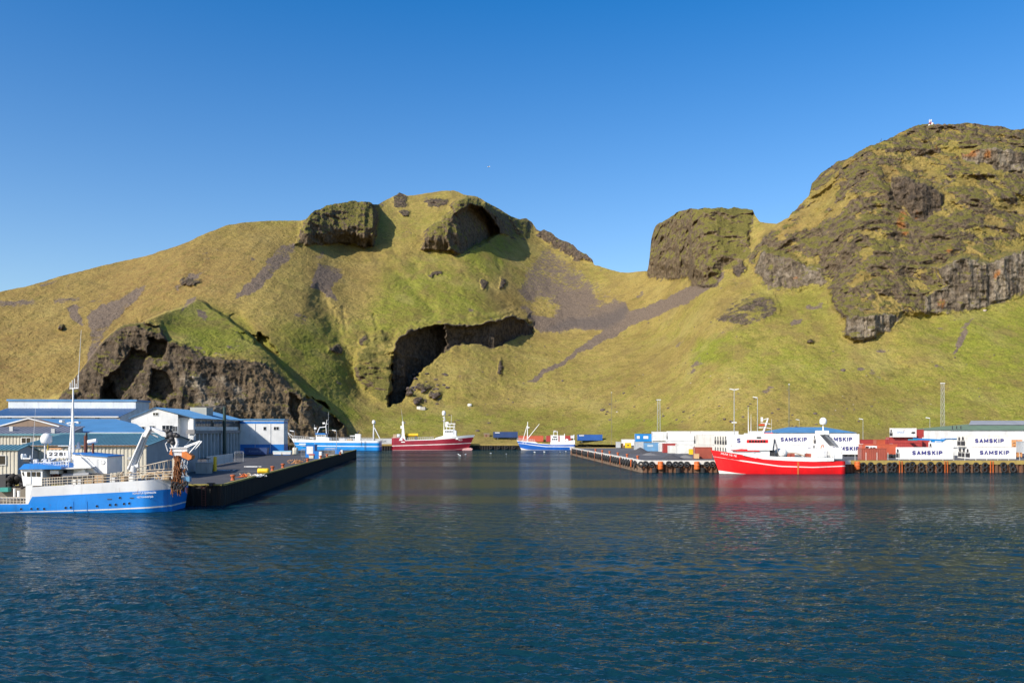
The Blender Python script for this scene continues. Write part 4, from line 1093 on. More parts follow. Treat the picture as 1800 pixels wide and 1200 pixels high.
def cont_meshes(kind, col, Lc):
    key = (kind, col, Lc)
    if key in _cm: return _cm[key]
    m = COLS[col]
    body, fr, end = MB(), MB(), MB()
    if kind == 'R':     # refrigerated: smooth skins with shallow seams, machinery in the end wall
        body.box(.06, Lc - .06, .05, C_W - .05, .12, C_H - .08)
        for k in range(1, int(Lc / 1.2)):
            x_ = k * Lc / int(Lc / 1.2)
            body.box(x_ - .02, x_ + .02, .042, .05, .16, C_H - .14)
        end.box(-.02, .05, .12, C_W - .12, .15, C_H - .12, 0)
        end.box(-.05, -.02, .22, C_W - .22, .35, 1.35, 1)
        end.lathe((-.05, C_W * .5, 2.05), [(.45, 0), (.45, -.04), (.02, -.04)], 'X', 14, 1)
        for k in range(3): end.box(-.06, -.03, .35 + .65 * k, .8 + .65 * k, 1.45, 1.62, 1)
        emats = [m, M_dark]
    else:               # dry box: corrugated side walls, doors with lock rods at the end
        corr(body, (.08, .05), (Lc - .08, .05), .15, C_H - .1, C_H - .1, .42, -.045)
        corr(body, (Lc - .08, C_W - .05), (.08, C_W - .05), .15, C_H - .1, C_H - .1, .42, -.045)
        body.add([(.02, .02, C_H - .1), (Lc - .02, .02, C_H - .1), (Lc - .02, C_W - .02, C_H - .1), (.02, C_W - .02, C_H - .1)], [(0, 1, 2, 3)])
        body.box(Lc - .1, Lc - .06, .08, C_W - .08, .15, C_H - .1)
        end.box(.04, .09, .08, C_W * .5 - .01, .15, C_H - .12); end.box(.04, .09, C_W * .5 + .01, C_W - .08, .15, C_H - .12)
        for y_ in (.45, .95, 1.5, 2.0): end.tube((.0, y_, .2), (.0, y_, C_H - .16), .025, n=5, mi=1)
        emats = [m, M_steel]
    for x_ in (0, Lc - .14):
        for y_ in (0, C_W - .14): fr.box(x_, x_ + .14, y_, y_ + .14, 0, C_H)
    for z_ in (.02, C_H - .13):
        for y_ in (.005, C_W - .105): fr.box(.14, Lc - .14, y_, y_ + .1, z_, z_ + .11)
        for x_ in (.005, Lc - .105): fr.box(x_, x_ + .1, .14, C_W - .14, z_, z_ + .11)
    for x_ in (-.01, Lc - .17):
        for y_ in (-.01, C_W - .17):
            for z_ in (-.005, C_H - .115): fr.box(x_, x_ + .18, y_, y_ + .18, z_, z_ + .12)
    r = (body.mesh('body', m), fr.mesh('frame', m), end.mesh('end', emats))
    _cm[key] = r
    return r
def container(kind, col, x0, x1, D_, z, label, text=None, tx=None, group=None, h=1.0, tm=None):
    """x0..x1: photo columns of the side facing the harbour; D_ depth of that side; z height of its floor"""
    len_ = (x1 - x0) * D_ / F
    Lc = 12.19 if len_ > 8.3 else 6.06
    o = thing('refrigerated_container' if kind == 'R' else 'shipping_container', label, 'container', (PX(x0, D_), D_, z), 0, group)
    b_, f_, e_ = cont_meshes(kind, col, Lc)
    for nm, me_ in (('body', b_), ('frame', f_), ('refrigeration_unit' if kind == 'R' else 'door', e_)): obj(nm, me_, o)
    o.scale = (len_ / Lc, 1, h)
    if text:
        cx, w_, hh, cz = tx or (.5, 7.4, 1.05, 1.55)
        if text == 'SAMSKIP': block_letters(text, w_ * Lc / len_, hh / h, .29, tm or M_navy, o, (cx * Lc, .025, cz), (math.pi / 2, 0, 0))
        else: lettering(text, w_ * Lc / len_, hh / h, tm or M_navy, o, (cx * Lc, .03, cz), (math.pi / 2, 0, 0))
    return o
SAM = 'SAMSKIP'
T1 = ZQ + C_H + .02
# near the rusty quay edge
container('R', 'reefer', 1582.5, 1675, 210, ZQ + .02, 'white SAMSKIP container standing alone nearest the quay edge', SAM, (.515, 7.5, 1.08, 1.55))
container('R', 'reefer', 1706, 1786, 212, ZQ + .02, 'white SAMSKIP container, lower of the two stacked at the right', SAM, (.53, 7.4, 1.08, 1.55))
container('R', 'rusty', 1697.5, 1778, 213.5, T1, 'white SAMSKIP container, upper of the two stacked at the right', SAM, (.52, 7.3, 1.1, 1.5), h=1.04)
for k in (1, 2): container('R', 'rusty', 1706 - 6.9 * k * .99, 1786 - 6.9 * k, 212 + 2.6 * k, ZQ + .02, 'rusty white container end, %s behind the lower right SAMSKIP container' % ORD[k - 1], None, None, 'rusty container ends, lower tier')
container('R', 'rusty', 1691, 1770, 216.1, T1, 'rusty white container end beside the upper right SAMSKIP container, upper tier')
# behind the red trawler
container('R', 'reefer', 1362, 1433, 245, T1, 'white SAMSKIP container in the upper tier above the red trawler winch', SAM, (.47, 7.6, 1.25, 1.45), h=1.06)
container('R', 'reefer', 1435, 1510.5, 243, T1, 'white SAMSKIP container in the upper tier behind the red trawler gantry', SAM, (.525, 7.6, 1.25, 1.5), h=1.07)
container('R', 'reefer', 1362, 1433, 244.5, ZQ + .02, 'white container in the lower tier behind the red trawler winch', 'P', (.86, .8, 1.1, 1.6))
container('R', 'reefer', 1434, 1517.5, 231, ZQ + .55, 'white SAMSKIP container on trailer legs behind the red trawler stern', SAM, (.63, 7.4, 1.1, 1.6))
container('B', 'white', 1434, 1475, 243.5, ZQ + .02, 'white box container under the upper SAMSKIP behind the gantry')
container('R', 'reefer', 1278, 1360, 225, T1, 'white SAMSKIP container half hidden behind the red trawler wheelhouse', SAM, (.52, 7.6, 1.3, 1.4), h=1.06)
container('R', 'reefer', 1278, 1360, 225, ZQ + .02, 'white container in the lower tier behind the red trawler wheelhouse')
for k in range(1, 5):
    for z_, nm in ((ZQ + .02, 'lower'), (T1, 'upper')):
        container('R', 'rusty', 1278 - 4.6 * k, 1356 - 4.6 * k, 225 + 2.62 * k, z_, 'rusty white container end, %s from the right in the %s row left of the wheelhouse' % (ORD[k - 1], nm), None, None, 'row of container ends, %s tier' % nm)
container('R', 'rusty', 1223, 1257, 247, T1, 'rusty white half-length container in the upper tier left of the row of ends')
container('R', 'rusty', 1223, 1257, 247, ZQ + .02, 'rusty white half-length container in the lower tier left of the row of ends')
container('R', 'reefer', 1236, 1298, 296, T1 + .6, 'long white container top showing above the row behind the red bow', h=1.1)
container('B', 'white', 1234, 1296, 296, ZQ + .02, 'white container under the long white one behind the red bow', h=1.2)
container('R', 'reefer', 1174, 1235, 297, T1 + .6, 'long white container in the back row above the grey one with a logo', h=1.1)
container('B', 'white', 1172, 1234, 297, ZQ + .02, 'white container under the back row above the grey one', h=1.2)
# left part of the yard, by the gravel
container('B', 'white', 1093, 1116, 390, ZQ + .02, 'small white container farthest back beside the blue office container', h=.95)
ofc = container('B', 'bright', 1117, 1146, 322, T1 - .2, 'bright blue office container with two white panels in the upper tier', h=1.02)
for (a_, c_) in ((.5, 1.6), (2.9, 4.7)): MB().box(a_, c_, -.02, .03, 1.05, 2.1).build('panel', M_white, ofc)
container('B', 'beige', 1117, 1146, 322.4, ZQ + .02, 'beige container under the bright blue office container', h=.95)
container('B', 'white', 1147, 1204, 320, T1 + .1, 'long white container in the upper tier right of the blue office', h=1.2)
container('B', 'white', 1147, 1204, 320.4, ZQ + .02, 'long white container in the lower tier right of the blue office')
lg = container('B', 'grey', 1192, 1222, 298, T1, 'light grey container with a dark printed mark in the upper tier', 'NCR', (.30, 1.5, .9, 1.3), tm=M_dark)
container('B', 'grey', 1191, 1221, 298.3, ZQ + .02, 'light grey container under the one with the dark mark')
container('B', 'grey', 1116, 1132, 304, ZQ + .02, 'pale grey ribbed container at the end of the row behind the dark gravel', h=1.0)
sb_ = container('B', 'skyblue', 1132.5, 1159, 286, ZQ + .02, 'faded light blue container with white print behind the dark gravel')
MB().box(1.2, 3.6, -.01, .02, 1.5, 2.2).build('worn_print', paint('worn_white_print', (.45, .55, .62), .6, .6, (.13, .31, .52), streak=False, scale=4), sb_)
container('B', 'white', 1159.5, 1173, 280, ZQ + .02, 'weathered white ribbed container next to the faded blue one', h=.95)
container('B', 'red', 1166, 1190, 268, ZQ + .02, 'brick red container standing behind the white ribbed ones')
container('B', 'white', 1176, 1192, 262, ZQ + .02, 'short white ribbed container in front of the brick red one', h=.8)
container('B', 'white', 1190, 1222, 258, ZQ + .02, 'streaked white container behind the yellow cabinet')
container('B', 'brown', 1222, 1252, 213, ZQ + .02, 'brown-red container on the quay just ahead of the red bow')
# right part of the yard
container('B', 'brown', 1515, 1559, 203, ZQ + .02, 'faded brown-red container standing at the quay edge behind the fence posts', h=.98)
container('B', 'orange', 1516, 1577, 222, ZQ + .75, 'orange-red container carried on the truck with the white cab', h=.95)
container('B', 'red', 1570, 1620, 236, ZQ + .9, 'red long container beside the white lone container', h=.95)
container('B', 'red', 1512, 1562, 252, ZQ + C_H * .55, 'red open container behind the truck, farther left', h=.95)
container('B', 'orange', 1541, 1556, 246, ZQ + C_H * .62, 'short bright orange container between the red ones', h=.9)
container('B', 'red', 1563, 1621, 262, T1, 'dark red container carrying the white box with blue print', h=.7)
container('B', 'red', 1563, 1621, 262.3, ZQ + .02, 'dark red container in the lower tier under the white box with blue print')
container('B', 'red', 1512, 1562, 252.3, ZQ - .6, 'red container at ground level behind the truck')
eim = container('R', 'reefer', 1570, 1611, 261, T1 + C_H * .7 + .02, 'white container with blue print on top of the red stack', 'EIMSKIP', (.33, 2.2, .75, 1.55), h=.95, tm=paint('pale_blue_print', (.12, .25, .5), .5, 0, var=0))
MB().add([(4.6, .03, 1.35), (5.0, .03, 1.75), (5.7, .03, 1.7), (5.85, .03, 1.3), (5.3, .03, 1.0), (4.9, .03, 1.15)], [(0, 1, 2, 3, 4, 5)]).build('dark_emblem', M_dark, eim)
container('B', 'red', 1611.5, 1624, 266, T1 + C_H * .7 - .1, 'short red container end beside the white box with blue print', h=.85)
container('B', 'red', 1611.5, 1634, 266.3, ZQ + .02, 'red container at the bottom of the stack right of the blue print box', h=1.45)
container('B', 'white', 1623, 1641, 284, T1 - .4, 'small white container left of the blue reach stacker', h=.85)
container('B', 'white', 1623, 1641, 284.3, ZQ + .02, 'white container under the small white one left of the reach stacker', h=.85)
container('B', 'white', 1641.5, 1658, 282, T1 - .4, 'second small white container behind the blue reach stacker', h=.85)
container('B', 'grey', 1641.5, 1658, 282.3, ZQ + .02, 'grey container under the second small white one', h=.85)
container('R', 'reefer', 1640, 1676, 226, ZQ + 1.6, 'white container on a trailer behind the lone white container', h=.8)
container('B', 'white', 1654, 1684, 240, T1 - .6, 'white container with a blue tarpaulin left of the stacked pair', h=.8)
container('B', 'white', 1654, 1684, 240.3, ZQ - .1, 'white container under the one with the blue tarpaulin', h=.8)
tp = thing('tarpaulin', 'bright blue tarpaulin lying over the white container beside the stacked pair', 'tarpaulin', (PX(1652, 239.9), 239.9, T1 - .6 + C_H * .8 + .02))
MB().prism([(0, -1.1), (1.6, .12), (5.4, .16), (5.5, -1.0), (5.3, -1.0), (5.2, 0), (1.7, 0)], -.06, 2.5, 'Y').build('sheet', COLS['bright'], tp)
# far quay
for (a_, b_, lb) in ((598, 627, 'first'), (628.5, 657.5, 'middle'), (659, 689, 'last')):
    container('B', 'grey', a_, b_, 413, ZQ + .02, 'pale grey container on the far quay, %s from the left behind the long blue ship' % lb, 'SDK' if a_ > 650 else None, (.5, 3.2, 1.1, 1.5), h=1.0, tm=M_dark)
container('B', 'beige', 521, 551, 414, ZQ + .4, 'cream container with green top behind the bow of the long blue ship', h=1.05)
go_ = ground_at(935, 776.5)
container('B', 'orange', 911, 955, go_.y - 1, go_.z + .0, 'orange container behind the mast of the small blue boat', h=1.05)
container('B', 'red', 960, 1004, go_.y - 1, go_.z + .0, 'red container behind the wheelhouse of the small blue boat', h=1.05)
M_tyre = M_rub
def wheel_at(mb, x, y, z, r=.5, w=.35):
    mb.lathe((x, y, z), [(.05, -w / 2), (r * .8, -w / 2), (r, -w / 2 + .05), (r, w / 2 - .05), (r * .8, w / 2), (.05, w / 2)], 'Y', 14)
def chassis(name, label, x, y, z, len_, nw, group=None):
    o = thing(name, label, 'trailer', (x, y, z), 0, group)
    mb = MB(); mb.box(0, len_, .5, .75, .75, 1.0); mb.box(0, len_, 1.7, 1.95, .75, 1.0)
    for k in range(7): mb.box(k * len_ / 6 - .1 if k else 0, k * len_ / 6 + .1, .3, 2.14, .8, .95)
    mb.build('frame', M_dark, o)
    for k in range(nw):
        for y_ in (.25, 2.2):
            w_ = MB(); wheel_at(w_, len_ - 1.2 - 1.15 * k, y_, .5); w_.build('wheel', M_rub, o)
    for y_ in (.5, 1.9): MB().box(2.2, 2.35, y_ - .08, y_ + .08, .02, .8).build('leg', M_steel, o)
    return o
for (a_, b_, D_, yb, lb) in ((867, 910, 446, 768.6, 'navy blue trailer container on the grass above the far quay'), (1015, 1059, 436, 774.5, 'royal blue trailer container beside the small blue boat stern')):
    g_ = ground_at((a_ + b_) / 2, yb + 2.5); D_ = g_.y - 1.5; z_ = max(PZ(yb, D_), g_.z + .75)
    container('B', 'navy' if a_ < 900 else 'blue', a_, b_, D_, z_, lb, None)
    MB_z = z_ - 1.0
    chassis('trailer_chassis', 'dark wheeled chassis under the %s' % ('navy blue container' if a_ < 900 else 'royal blue container'), PX(a_, D_), D_, MB_z, 12.3, 3)
    tagp = thing('number_plate', 'small white plate on the %s container' % ('navy' if a_ < 900 else 'royal blue'), 'plate', (PX(a_ + 3, D_), D_ - .05, z_ + 2.2))
    MB().box(0, 2.4, 0, .03, 0, .45).build('sheet', M_white, tagp)
chassis('trailer_chassis', 'low chassis under the white SAMSKIP container behind the stern of the red trawler', PX(1434, 231), 231, ZQ - .45, 12.6, 3)
# truck under the orange-red container
tr = thing('truck', 'white-cabbed lorry facing left between the red containers', 'truck', (PX(1526, 219.5), 219.5, ZQ))
cab = MB(); cab.prism([(0, .55), (2.3, .55), (2.3, 3.1), (.35, 3.1), (.08, 1.9)], .05, 2.4, 'Y'); cab.build('cab', M_white, tr)
MB().prism([(.45, 1.95), (1.1, 1.95), (1.1, 2.75), (.6, 2.75)], .02, .05, 'Y').build('window', M_glass, tr)
MB().box(1.25, 1.9, .02, .05, 1.95, 2.75).build('window', M_glass, tr)
MB().add([(.05, .2, 1.95), (.05, 2.25, 1.95), (.30, 2.25, 2.95), (.30, .2, 2.95)], [(0, 1, 2, 3)]).build('windscreen', M_glass, tr)
MB().box(-.06, .1, .1, 2.35, .35, .8).build('bumper', M_dark, tr)
MB().box(2.3, 9.0, .6, 1.9, .5, .74).build('frame', M_dark, tr)
for x_ in (1.1, 5.6, 6.9):
    for y_ in (.25, 2.2):
        q = MB(); wheel_at(q, x_, y_, .5); q.build('wheel', M_rub, tr)
# blue reach stacker
rs = thing('reach_stacker', 'blue lifting machine with a long level boom behind the lone white container', 'reach stacker', (PX(1625, 232), 232, ZQ))
B_ = COLS['bright']
MB().box(2.5, 6.5, 0, 2.6, .8, 2.0).build('body', B_, rs)
MB().prism([(3.4, 2.0), (4.8, 2.0), (4.8, 3.5), (3.7, 3.5)], .3, 2.1, 'Y').build('cab', M_white, rs)
mb = MB(); mb.prism([(-2.4, 4.5), (5.9, 4.1), (5.9, 4.6), (-2.4, 4.95)], 1.0, 1.6, 'Y'); mb.build('boom', B_, rs)
MB().box(2.6, 3.3, .9, 1.7, 2.0, 4.3).build('boom_ram', B_, rs)
MB().box(-3.0, -2.2, -.6, 3.2, 4.3, 4.7).build('spreader', paint('teal_machine', (.02, .22, .30), .5, .2), rs)
for x_ in (3.0, 6.0):
    for y_ in (-.1, 2.5):
        q = MB(); wheel_at(q, x_, y_, .8, .8, .5); q.build('wheel', M_rub, rs)
# small yard things
def block(name, label, cat, px0, px1, yt, D_, mat_, dep=1.2, deck=None, z=ZQ):
    o = thing(name, label, cat, (PX(px0, D_), D_, z)); w_ = (px1 - px0) * D_ / F; h_ = PZ(yt, D_) - z
    MB().box(0, w_, 0, dep, .12, h_ - .06).build('body', mat_, o)
    MB().box(-.05, w_ + .05, -.05, dep + .05, h_ - .06, h_).build('lid', mat_, o)
    for x_ in (.05, w_ - .25): MB().box(x_, x_ + .2, 0, dep, 0, .12).build('foot', M_dark, o)
    return o
M_yelb = paint('bright_yellow', (.78, .50, .01), .55, .2, (.3, .2, .04))
yb_ = block('yellow_cabin', 'bright yellow box with a dark mark by the pale grey container', 'box', 1099, 1109.5, 778, 332, M_yelb)
MB().box(.7, 1.5, -.03, -.001, .9, 1.3).build('dark_mark', M_dark, yb_)
block('yellow_cabin', 'yellow cabinet beside the brown-red container near the red bow', 'cabinet', 1212, 1222, 789, 246, M_yelb)
block('grey_tank', 'light grey tank box at the end of the yellow kerb', 'tank', 1083, 1091, 776, 334, COLS['grey'])
block('wooden_crate', 'pale wooden crate at the corner of the brown-red container', 'crate', 1221.5, 1229, 797, 211, paint('pale_wood', (.62, .40, .20), .8, .3))
block('wooden_crate', 'pale orange crate next to the light grey tank box', 'crate', 1092.5, 1096, 779, 335, paint('orange_wood', (.60, .33, .14), .8, .3))
for k, (a_, b_, yt) in enumerate(((1779, 1787, 773), (1789, 1797, 772))):
    D_ = 226
    for j in range(5):
        o = thing('fish_crate', 'orange plastic crate, %s from the ground in the %s stack at the far right' % (ORD[j], 'left-hand' if k == 0 else 'right-hand'), 'crate', (PX(a_, D_), D_, ZQ + .0 + j * .92), 0, 'orange crate stack %s' % ('beside the containers' if k == 0 else 'at the picture edge'))
        w_ = (b_ - a_) * D_ / F
        mo_ = paint('crate_orange', (.72, .34, .13), .6, .25)
        MB().box(0, w_, 0, 1.1, .2, .85).build('tub', mo_, o)
        MB().box(-.04, w_ + .04, -.04, 1.14, .78, .9).build('rim', mo_, o)
        for x_ in (.08, w_ - .25): MB().box(x_, x_ + .17, 0, 1.1, 0, .2).build('runner', mo_, o)
container('B', 'grey', 1796, 1830, 219, ZQ + 1.4, 'grey container with dark panels cut by the right picture edge')
# fence posts along the quay edge
for k in range(16):
    px_ = 1503 + k * 19.3
    o = thing('fence_post', 'thin pale fence post on the quay edge, %s right of the red trawler' % ORD[k], 'post', (PX(px_, 198.6), 198.6, ZQ), 0, 'fence posts on the container quay')
    MB().tube((0, 0, 0), (0, 0, 2.0), .06, n=6).build('post', M_concw, o); MB().box(-.16, .16, -.16, .16, 0, .06).build('foot_plate', M_steel, o)
# light poles and lattice masts
def light_pole(px_, yt, D_, label, heads=2, r=.16, zb=ZQ):
    h_ = PZ(yt, D_) - zb
    o = thing('light_pole', label, 'light pole', (PX(px_, D_), D_, zb))
    r = r * .7
    MB().tube((0, 0, 0), (0, 0, h_), r, r * .5, 8).build('pole', M_steel, o)
    MB().box(-.25, .25, -.25, .25, 0, .25).build('base', M_conc, o)
    for k in range(heads):
        s_ = -1 if k % 2 == 0 else 1
        MB().prism([(s_ * .1, h_ - .1), (s_ * 1.3, h_ + .15), (s_ * 1.3, h_ + .38), (s_ * .1, h_ + .18)], -.3, .3, 'Y').build('lamp_head', M_white, o)
    return o
p1 = light_pole(1290.5, 685, 250, 'tallest white light pole with twin lamps behind the red trawler bow', 2, .24)
MB().box(-.7, .7, -.2, .2, 7.6 + 1.6, 7.9 + 1.6).build('bracket', M_white, p1)
light_pole(1331.5, 699, 250, 'slim white light pole right of the red trawler wheelhouse mast', 1, .2)
light_pole(1517, 737, 290, 'short grey light pole with one lamp above the red open container', 1, .13)
light_pole(1634.5, 735, 292, 'short grey light pole with one lamp left of the lattice mast', 1, .13)
light_pole(1405, 738, 330, 'far thin light pole above the blue hipped roof', 1, .1, 4)
def lattice(px_, yt, D_, label, w_=.9, col=None, zb=ZQ, seg=12):
    h_ = PZ(yt, D_) - zb; col = col or M_steel
    o = thing('lattice_mast', label, 'lattice mast', (PX(px_, D_), D_, zb))
    cs = [(-w_ / 2, -w_ / 2), (w_ / 2, -w_ / 2), (w_ / 2, w_ / 2), (-w_ / 2, w_ / 2)]
    for (x_, y_) in cs: MB().tube((x_, y_, 0), (x_ * .7, y_ * .7, h_), .045, n=5).build('leg', col, o)
    mb = MB()
    for k in range(seg):
        a_, b_ = k / seg, (k + 1) / seg
        for i in range(4):
            c0, c1 = cs[i], cs[(i + 1) % 4]; fa, fb = 1 - .3 * a_, 1 - .3 * b_
            mb.tube((c0[0] * fa, c0[1] * fa, a_ * h_), (c1[0] * fb, c1[1] * fb, b_ * h_), .02, n=4)
            mb.tube((c0[0] * fb, c0[1] * fb, b_ * h_), (c1[0] * fb, c1[1] * fb, b_ * h_), .018, n=4)
    mb.build('bracing', col, o)
    MB().box(-w_ * .7, w_ * .7, -.2, .2, h_, h_ + .25).build('lamp_bar', M_white, o)
    return o
lattice(1158, 703, 325, 'grey lattice floodlight mast behind the long white container', 1.2)
lattice(1657, 674, 300, 'tall slim lattice mast with a top lamp above the right-hand stack', 1.1)
lattice(1075, 690, 400, 'thin faint lattice mast behind the pier end by the royal blue container', .3, paint('mast_khaki', (.20, .18, .11), .7, .2))
lattice(1387, 676, 300, 'thin grey lattice mast above the upper SAMSKIP container', .3, MATS['mast_khaki'])
# ------------------------------------------------------------------ ships
M_swhite = paint('ship_white', (.78, .78, .76), .45, .25, (.42, .36, .28), rust=.04, var=.05)
M_soff = paint('ship_grey_white', (.60, .61, .62), .5, .3, (.34, .30, .26), rust=.05)
M_hblue = paint('hull_blue', (.004, .20, .62), .35, .45, (.01, .10, .30), rust=.03, var=.14)
M_hblue2 = paint('hull_light_blue', (.012, .24, .62), .4, .25, (.02, .1, .25))
M_hblue3 = paint('hull_royal_blue', (.012, .11, .46), .4, .25, (.02, .05, .18))
M_hred = paint('hull_red', (.78, .010, .014), .35, .45, (.42, .035, .02), rust=.12, var=.12)
M_hmar = paint('hull_maroon', (.27, .012, .028), .4, .25, (.12, .02, .02))
M_boot = paint('boot_white', (.74, .70, .66), .5, .4, (.30, .22, .16))
M_bootp = paint('boot_pink', (.55, .30, .28), .5, .4, (.30, .12, .10))
M_bootb = paint('boot_blue', (.02, .10, .34), .5, .5, (.03, .08, .12))
M_deck = paint('ship_deck', (.17, .15, .12), .9, .4)
M_rail = paint('ship_rail', (.55, .48, .38), .6, .4, (.30, .20, .12), rust=.2)
M_exh = paint('exhaust_brown', (.13, .035, .022), .6, .3)
M_net = paint('net_brown', (.20, .075, .025), .95, .6, (.05, .03, .02), streak=False, scale=3)
M_rope = paint('rope_tan', (.46, .33, .20), .9, .4, streak=False, scale=3)

class Ship:
    def __init__(s, name, label, px0, D_, rz=0.0):
        s.o = thing(name, label, 'fishing ship', (PX(px0, D_), D_, 0), rz)
        s.p = Vector((PX(px0, D_), D_, 0)); s.rz = rz
        s.R = Matrix.Rotation(-rz, 3, 'Z')
    def at(s, px_, py_, dy=0.0):
        """local point seen at photo pixel, dy metres behind (+) or before (-) the centreline"""
        c, sn = math.cos(s.rz), math.sin(s.rz); k = (px_ - 900) / F
        t = (dy - sn * s.p.x + c * s.p.y) / (c - sn * k)
        return s.R @ (Vector((k * t, t, CZ + (HZ - py_) / F * t)) - s.p)
    def box(s, name, x0, x1, yt, yb, dy0, dy1, mat_, parent=None, **kw):
        a = s.at(x0, yb, dy0); b_ = s.at(x1, yt, dy0)
        return MB().box(a.x, b_.x, dy0, dy1, a.z, b_.z).build(name, mat_, parent or s.o)
    def poly(s, name, pts, dy0, dy1, mat_, parent=None):
        q = [s.at(a, b_, dy0) for a, b_ in pts]
        return MB().prism([(v.x, v.z) for v in q], dy0, dy1, 'Y').build(name, mat_, parent or s.o)
    def bar(s, name, pts, dy, r, mat_, parent=None, n=7, r2=None):
        q = [s.at(a, b_, dy) for a, b_ in pts]; mb = MB()
        for i in range(len(q) - 1): mb.tube(q[i], q[i + 1], r, r2 if r2 is not None else r, n)
        return mb.build(name, mat_, parent or s.o)
    def dome(s, name, px_, yt, yb, dy, rpx, mat_=None, parent=None):
        a = s.at(px_, yb, dy); b_ = s.at(px_, yt, dy); r = rpx * (s.p.y + dy) / F; h = b_.z - a.z
        c = max(h - r, h * .35)
        prof = [(.02, 0), (r * .8, 0), (r * .88, h * .12), (r, h * .2), (r, c)] + [(max(.01, r * math.cos(k * math.pi / 12)), c + (h - c) * math.sin(k * math.pi / 12)) for k in range(1, 7)]
        return MB().lathe(a, prof, 'Z', 18).build(name, mat_ or M_swhite, parent or s.o)
    def windows(s, x0, x1, yt, yb, n, dy, parent=None, gap=.28):
        w_ = (x1 - x0) / n
        for k in range(n):
            a = s.at(x0 + w_ * (k + gap / 2), yb, dy - .04); b_ = s.at(x0 + w_ * (k + 1 - gap / 2), yt, dy - .04)
            MB().box(a.x, b_.x, dy - .04, dy + .02, a.z, b_.z).build('window', M_glass, parent or s.o)
    def rail(s, pts, dy, posts, r=.035, rows=2, mat_=None, hpx=None):
        q = [s.at(a, b_, dy) for a, b_ in pts]; mb = MB(); h = hpx
        for k in range(rows):
            f_ = 1 - k / rows
            for i in range(len(q) - 1): mb.tube(q[i] + Vector((0, 0, h * f_)), q[i + 1] + Vector((0, 0, h * f_)), r, n=5)
        for k in range(posts + 1):
            f_ = k / posts * (len(q) - 1); i = min(int(f_), len(q) - 2); p = q[i].lerp(q[i + 1], f_ - i)
            mb.tube(p, p + Vector((0, 0, h)), r, n=5)
        return mb.build('railing', mat_ or M_rail, s.o)

def hull(S, Lh, B, rows, mats, bow=1, rake=3.0, sternw=.86, pow_=2.3, N_=34, deck=None, ub=.6, sternrise=0.0, stern_l=.28):
    """rows: list of z(u) bottom to top, u 0 = stern .. 1 = bow; mats[i] paints between rows i and i+1; local x runs to the right"""
    mb = MB(); vs_ = []; nrow = len(rows)
    top = rows[-1]
    def hw(u, z):
        zt = top(u); zn = max(0.0, min(1.0, (z + 1.0) / (zt + 1.0)))
        w_ = B / 2
        st = min(1, u / stern_l); w_ *= sternw + (1 - sternw) * (st * st * (3 - 2 * st))
        w_ *= .72 + .28 * min(1, (z + 1.6) / 1.8) if z < .2 else 1
        u0 = ub - .10 * (1 - zn)
        if u > u0:
            f_ = (u - u0) / (1 - u0); w_ *= max(0.0, 1 - f_ ** (pow_ - .9 * (1 - zn)))
        return max(w_, .03)
    for i in range(N_ + 1):
        u = i / N_
        u = 1 - (1 - u) ** 1.15
        for z_ in rows:
            z = z_(u); zn = max(0, min(1.15, (z + .6) / (top(1.0) + .6)))
            f_ = max(0, (u - .55) / .45)
            x = u * Lh - rake * (1 - zn) * f_ * f_ * (3 - 2 * f_)
            if u < .02: x += sternrise * (1 - zn)
            x = x if bow > 0 else Lh - x
            w_ = hw(u, z)
            vs_.append((x, -w_, z)); vs_.append((x, w_, z))
    st = nrow * 2
    for i in range(N_):
        for j in range(nrow - 1):
            a = i * st + j * 2
            for sd in (0, 1):
                mb.f.append([a + sd, a + st + sd, a + st + 2 + sd, a + 2 + sd]); mb.m.append(j); mb.sm.append(True)
    for j in range(nrow - 1):
        mb.f.append([j * 2, j * 2 + 1, j * 2 + 3, j * 2 + 2]); mb.m.append(j); mb.sm.append(False)
    mb.v = vs_
    h = mb.build('hull', mats, S.o)
    k = deck if deck is not None else nrow - 1
    dk = MB()
    pl = [vs_[i * st + k * 2] for i in range(N_ + 1)]; pr = [vs_[i * st + k * 2 + 1] for i in range(N_ + 1)]
    dk.add(pl + pr, [(i, i + 1, N_ + 2 + i, N_ + 1 + i) for i in range(N_)])
    dk.build('deck', M_deck, S.o)
    return h
def zi(*pts):
    xs_ = [p[0] for p in pts]; zs_ = [p[1] for p in pts]
    return lambda u: float(np.interp(u, xs_, zs_))

# ---- red trawler at the container quay
S = Ship('red_trawler', 'bright red trawler with white superstructure moored at the container quay', 1249.5, 193.4)
s5 = F / 190.2
Lr = (1481 - 1249.5) / F * 190.4
hz = lambda y: PZ(y, 190.3)
hull(S, Lr, 6.6, [zi((0, -1.2), (1, -1.2)), zi((0, -.1), (.75, -.05), (.85, .1), (1, .7)),
    zi((0, hz(819.5)), (.25, hz(821.8)), (.5, hz(820)), (.8, hz(811)), (.84, hz(809)), (1, hz(803))), zi((0, hz(817.8)), (.25, hz(820)), (.5, hz(818)), (.8, hz(808.5)), (.84, hz(808.5)), (1, hz(802.5))),
    zi((0, hz(810)), (.2, hz(811.5)), (.5, hz(809)), (.62, hz(807.5)), (.74, hz(801)), (1, hz(791)))],
    [M_boot, M_hred, M_boot, M_hred], bow=-1, rake=2.2, pow_=3.0, deck=4, ub=.56)
S.poly('bulwark', [(1306, 796.5), (1306, 800), (1336, 806.4), (1360, 808), (1400, 810.5), (1430, 811), (1466, 810), (1466, 804), (1428, 803.5), (1375, 802.5), (1345, 801), (1330, 797)], -3.22, -3.05, M_swhite)
S.box('deckhouse', 1296, 1353, 791, 803, -2.0, 2.0, M_swhite)
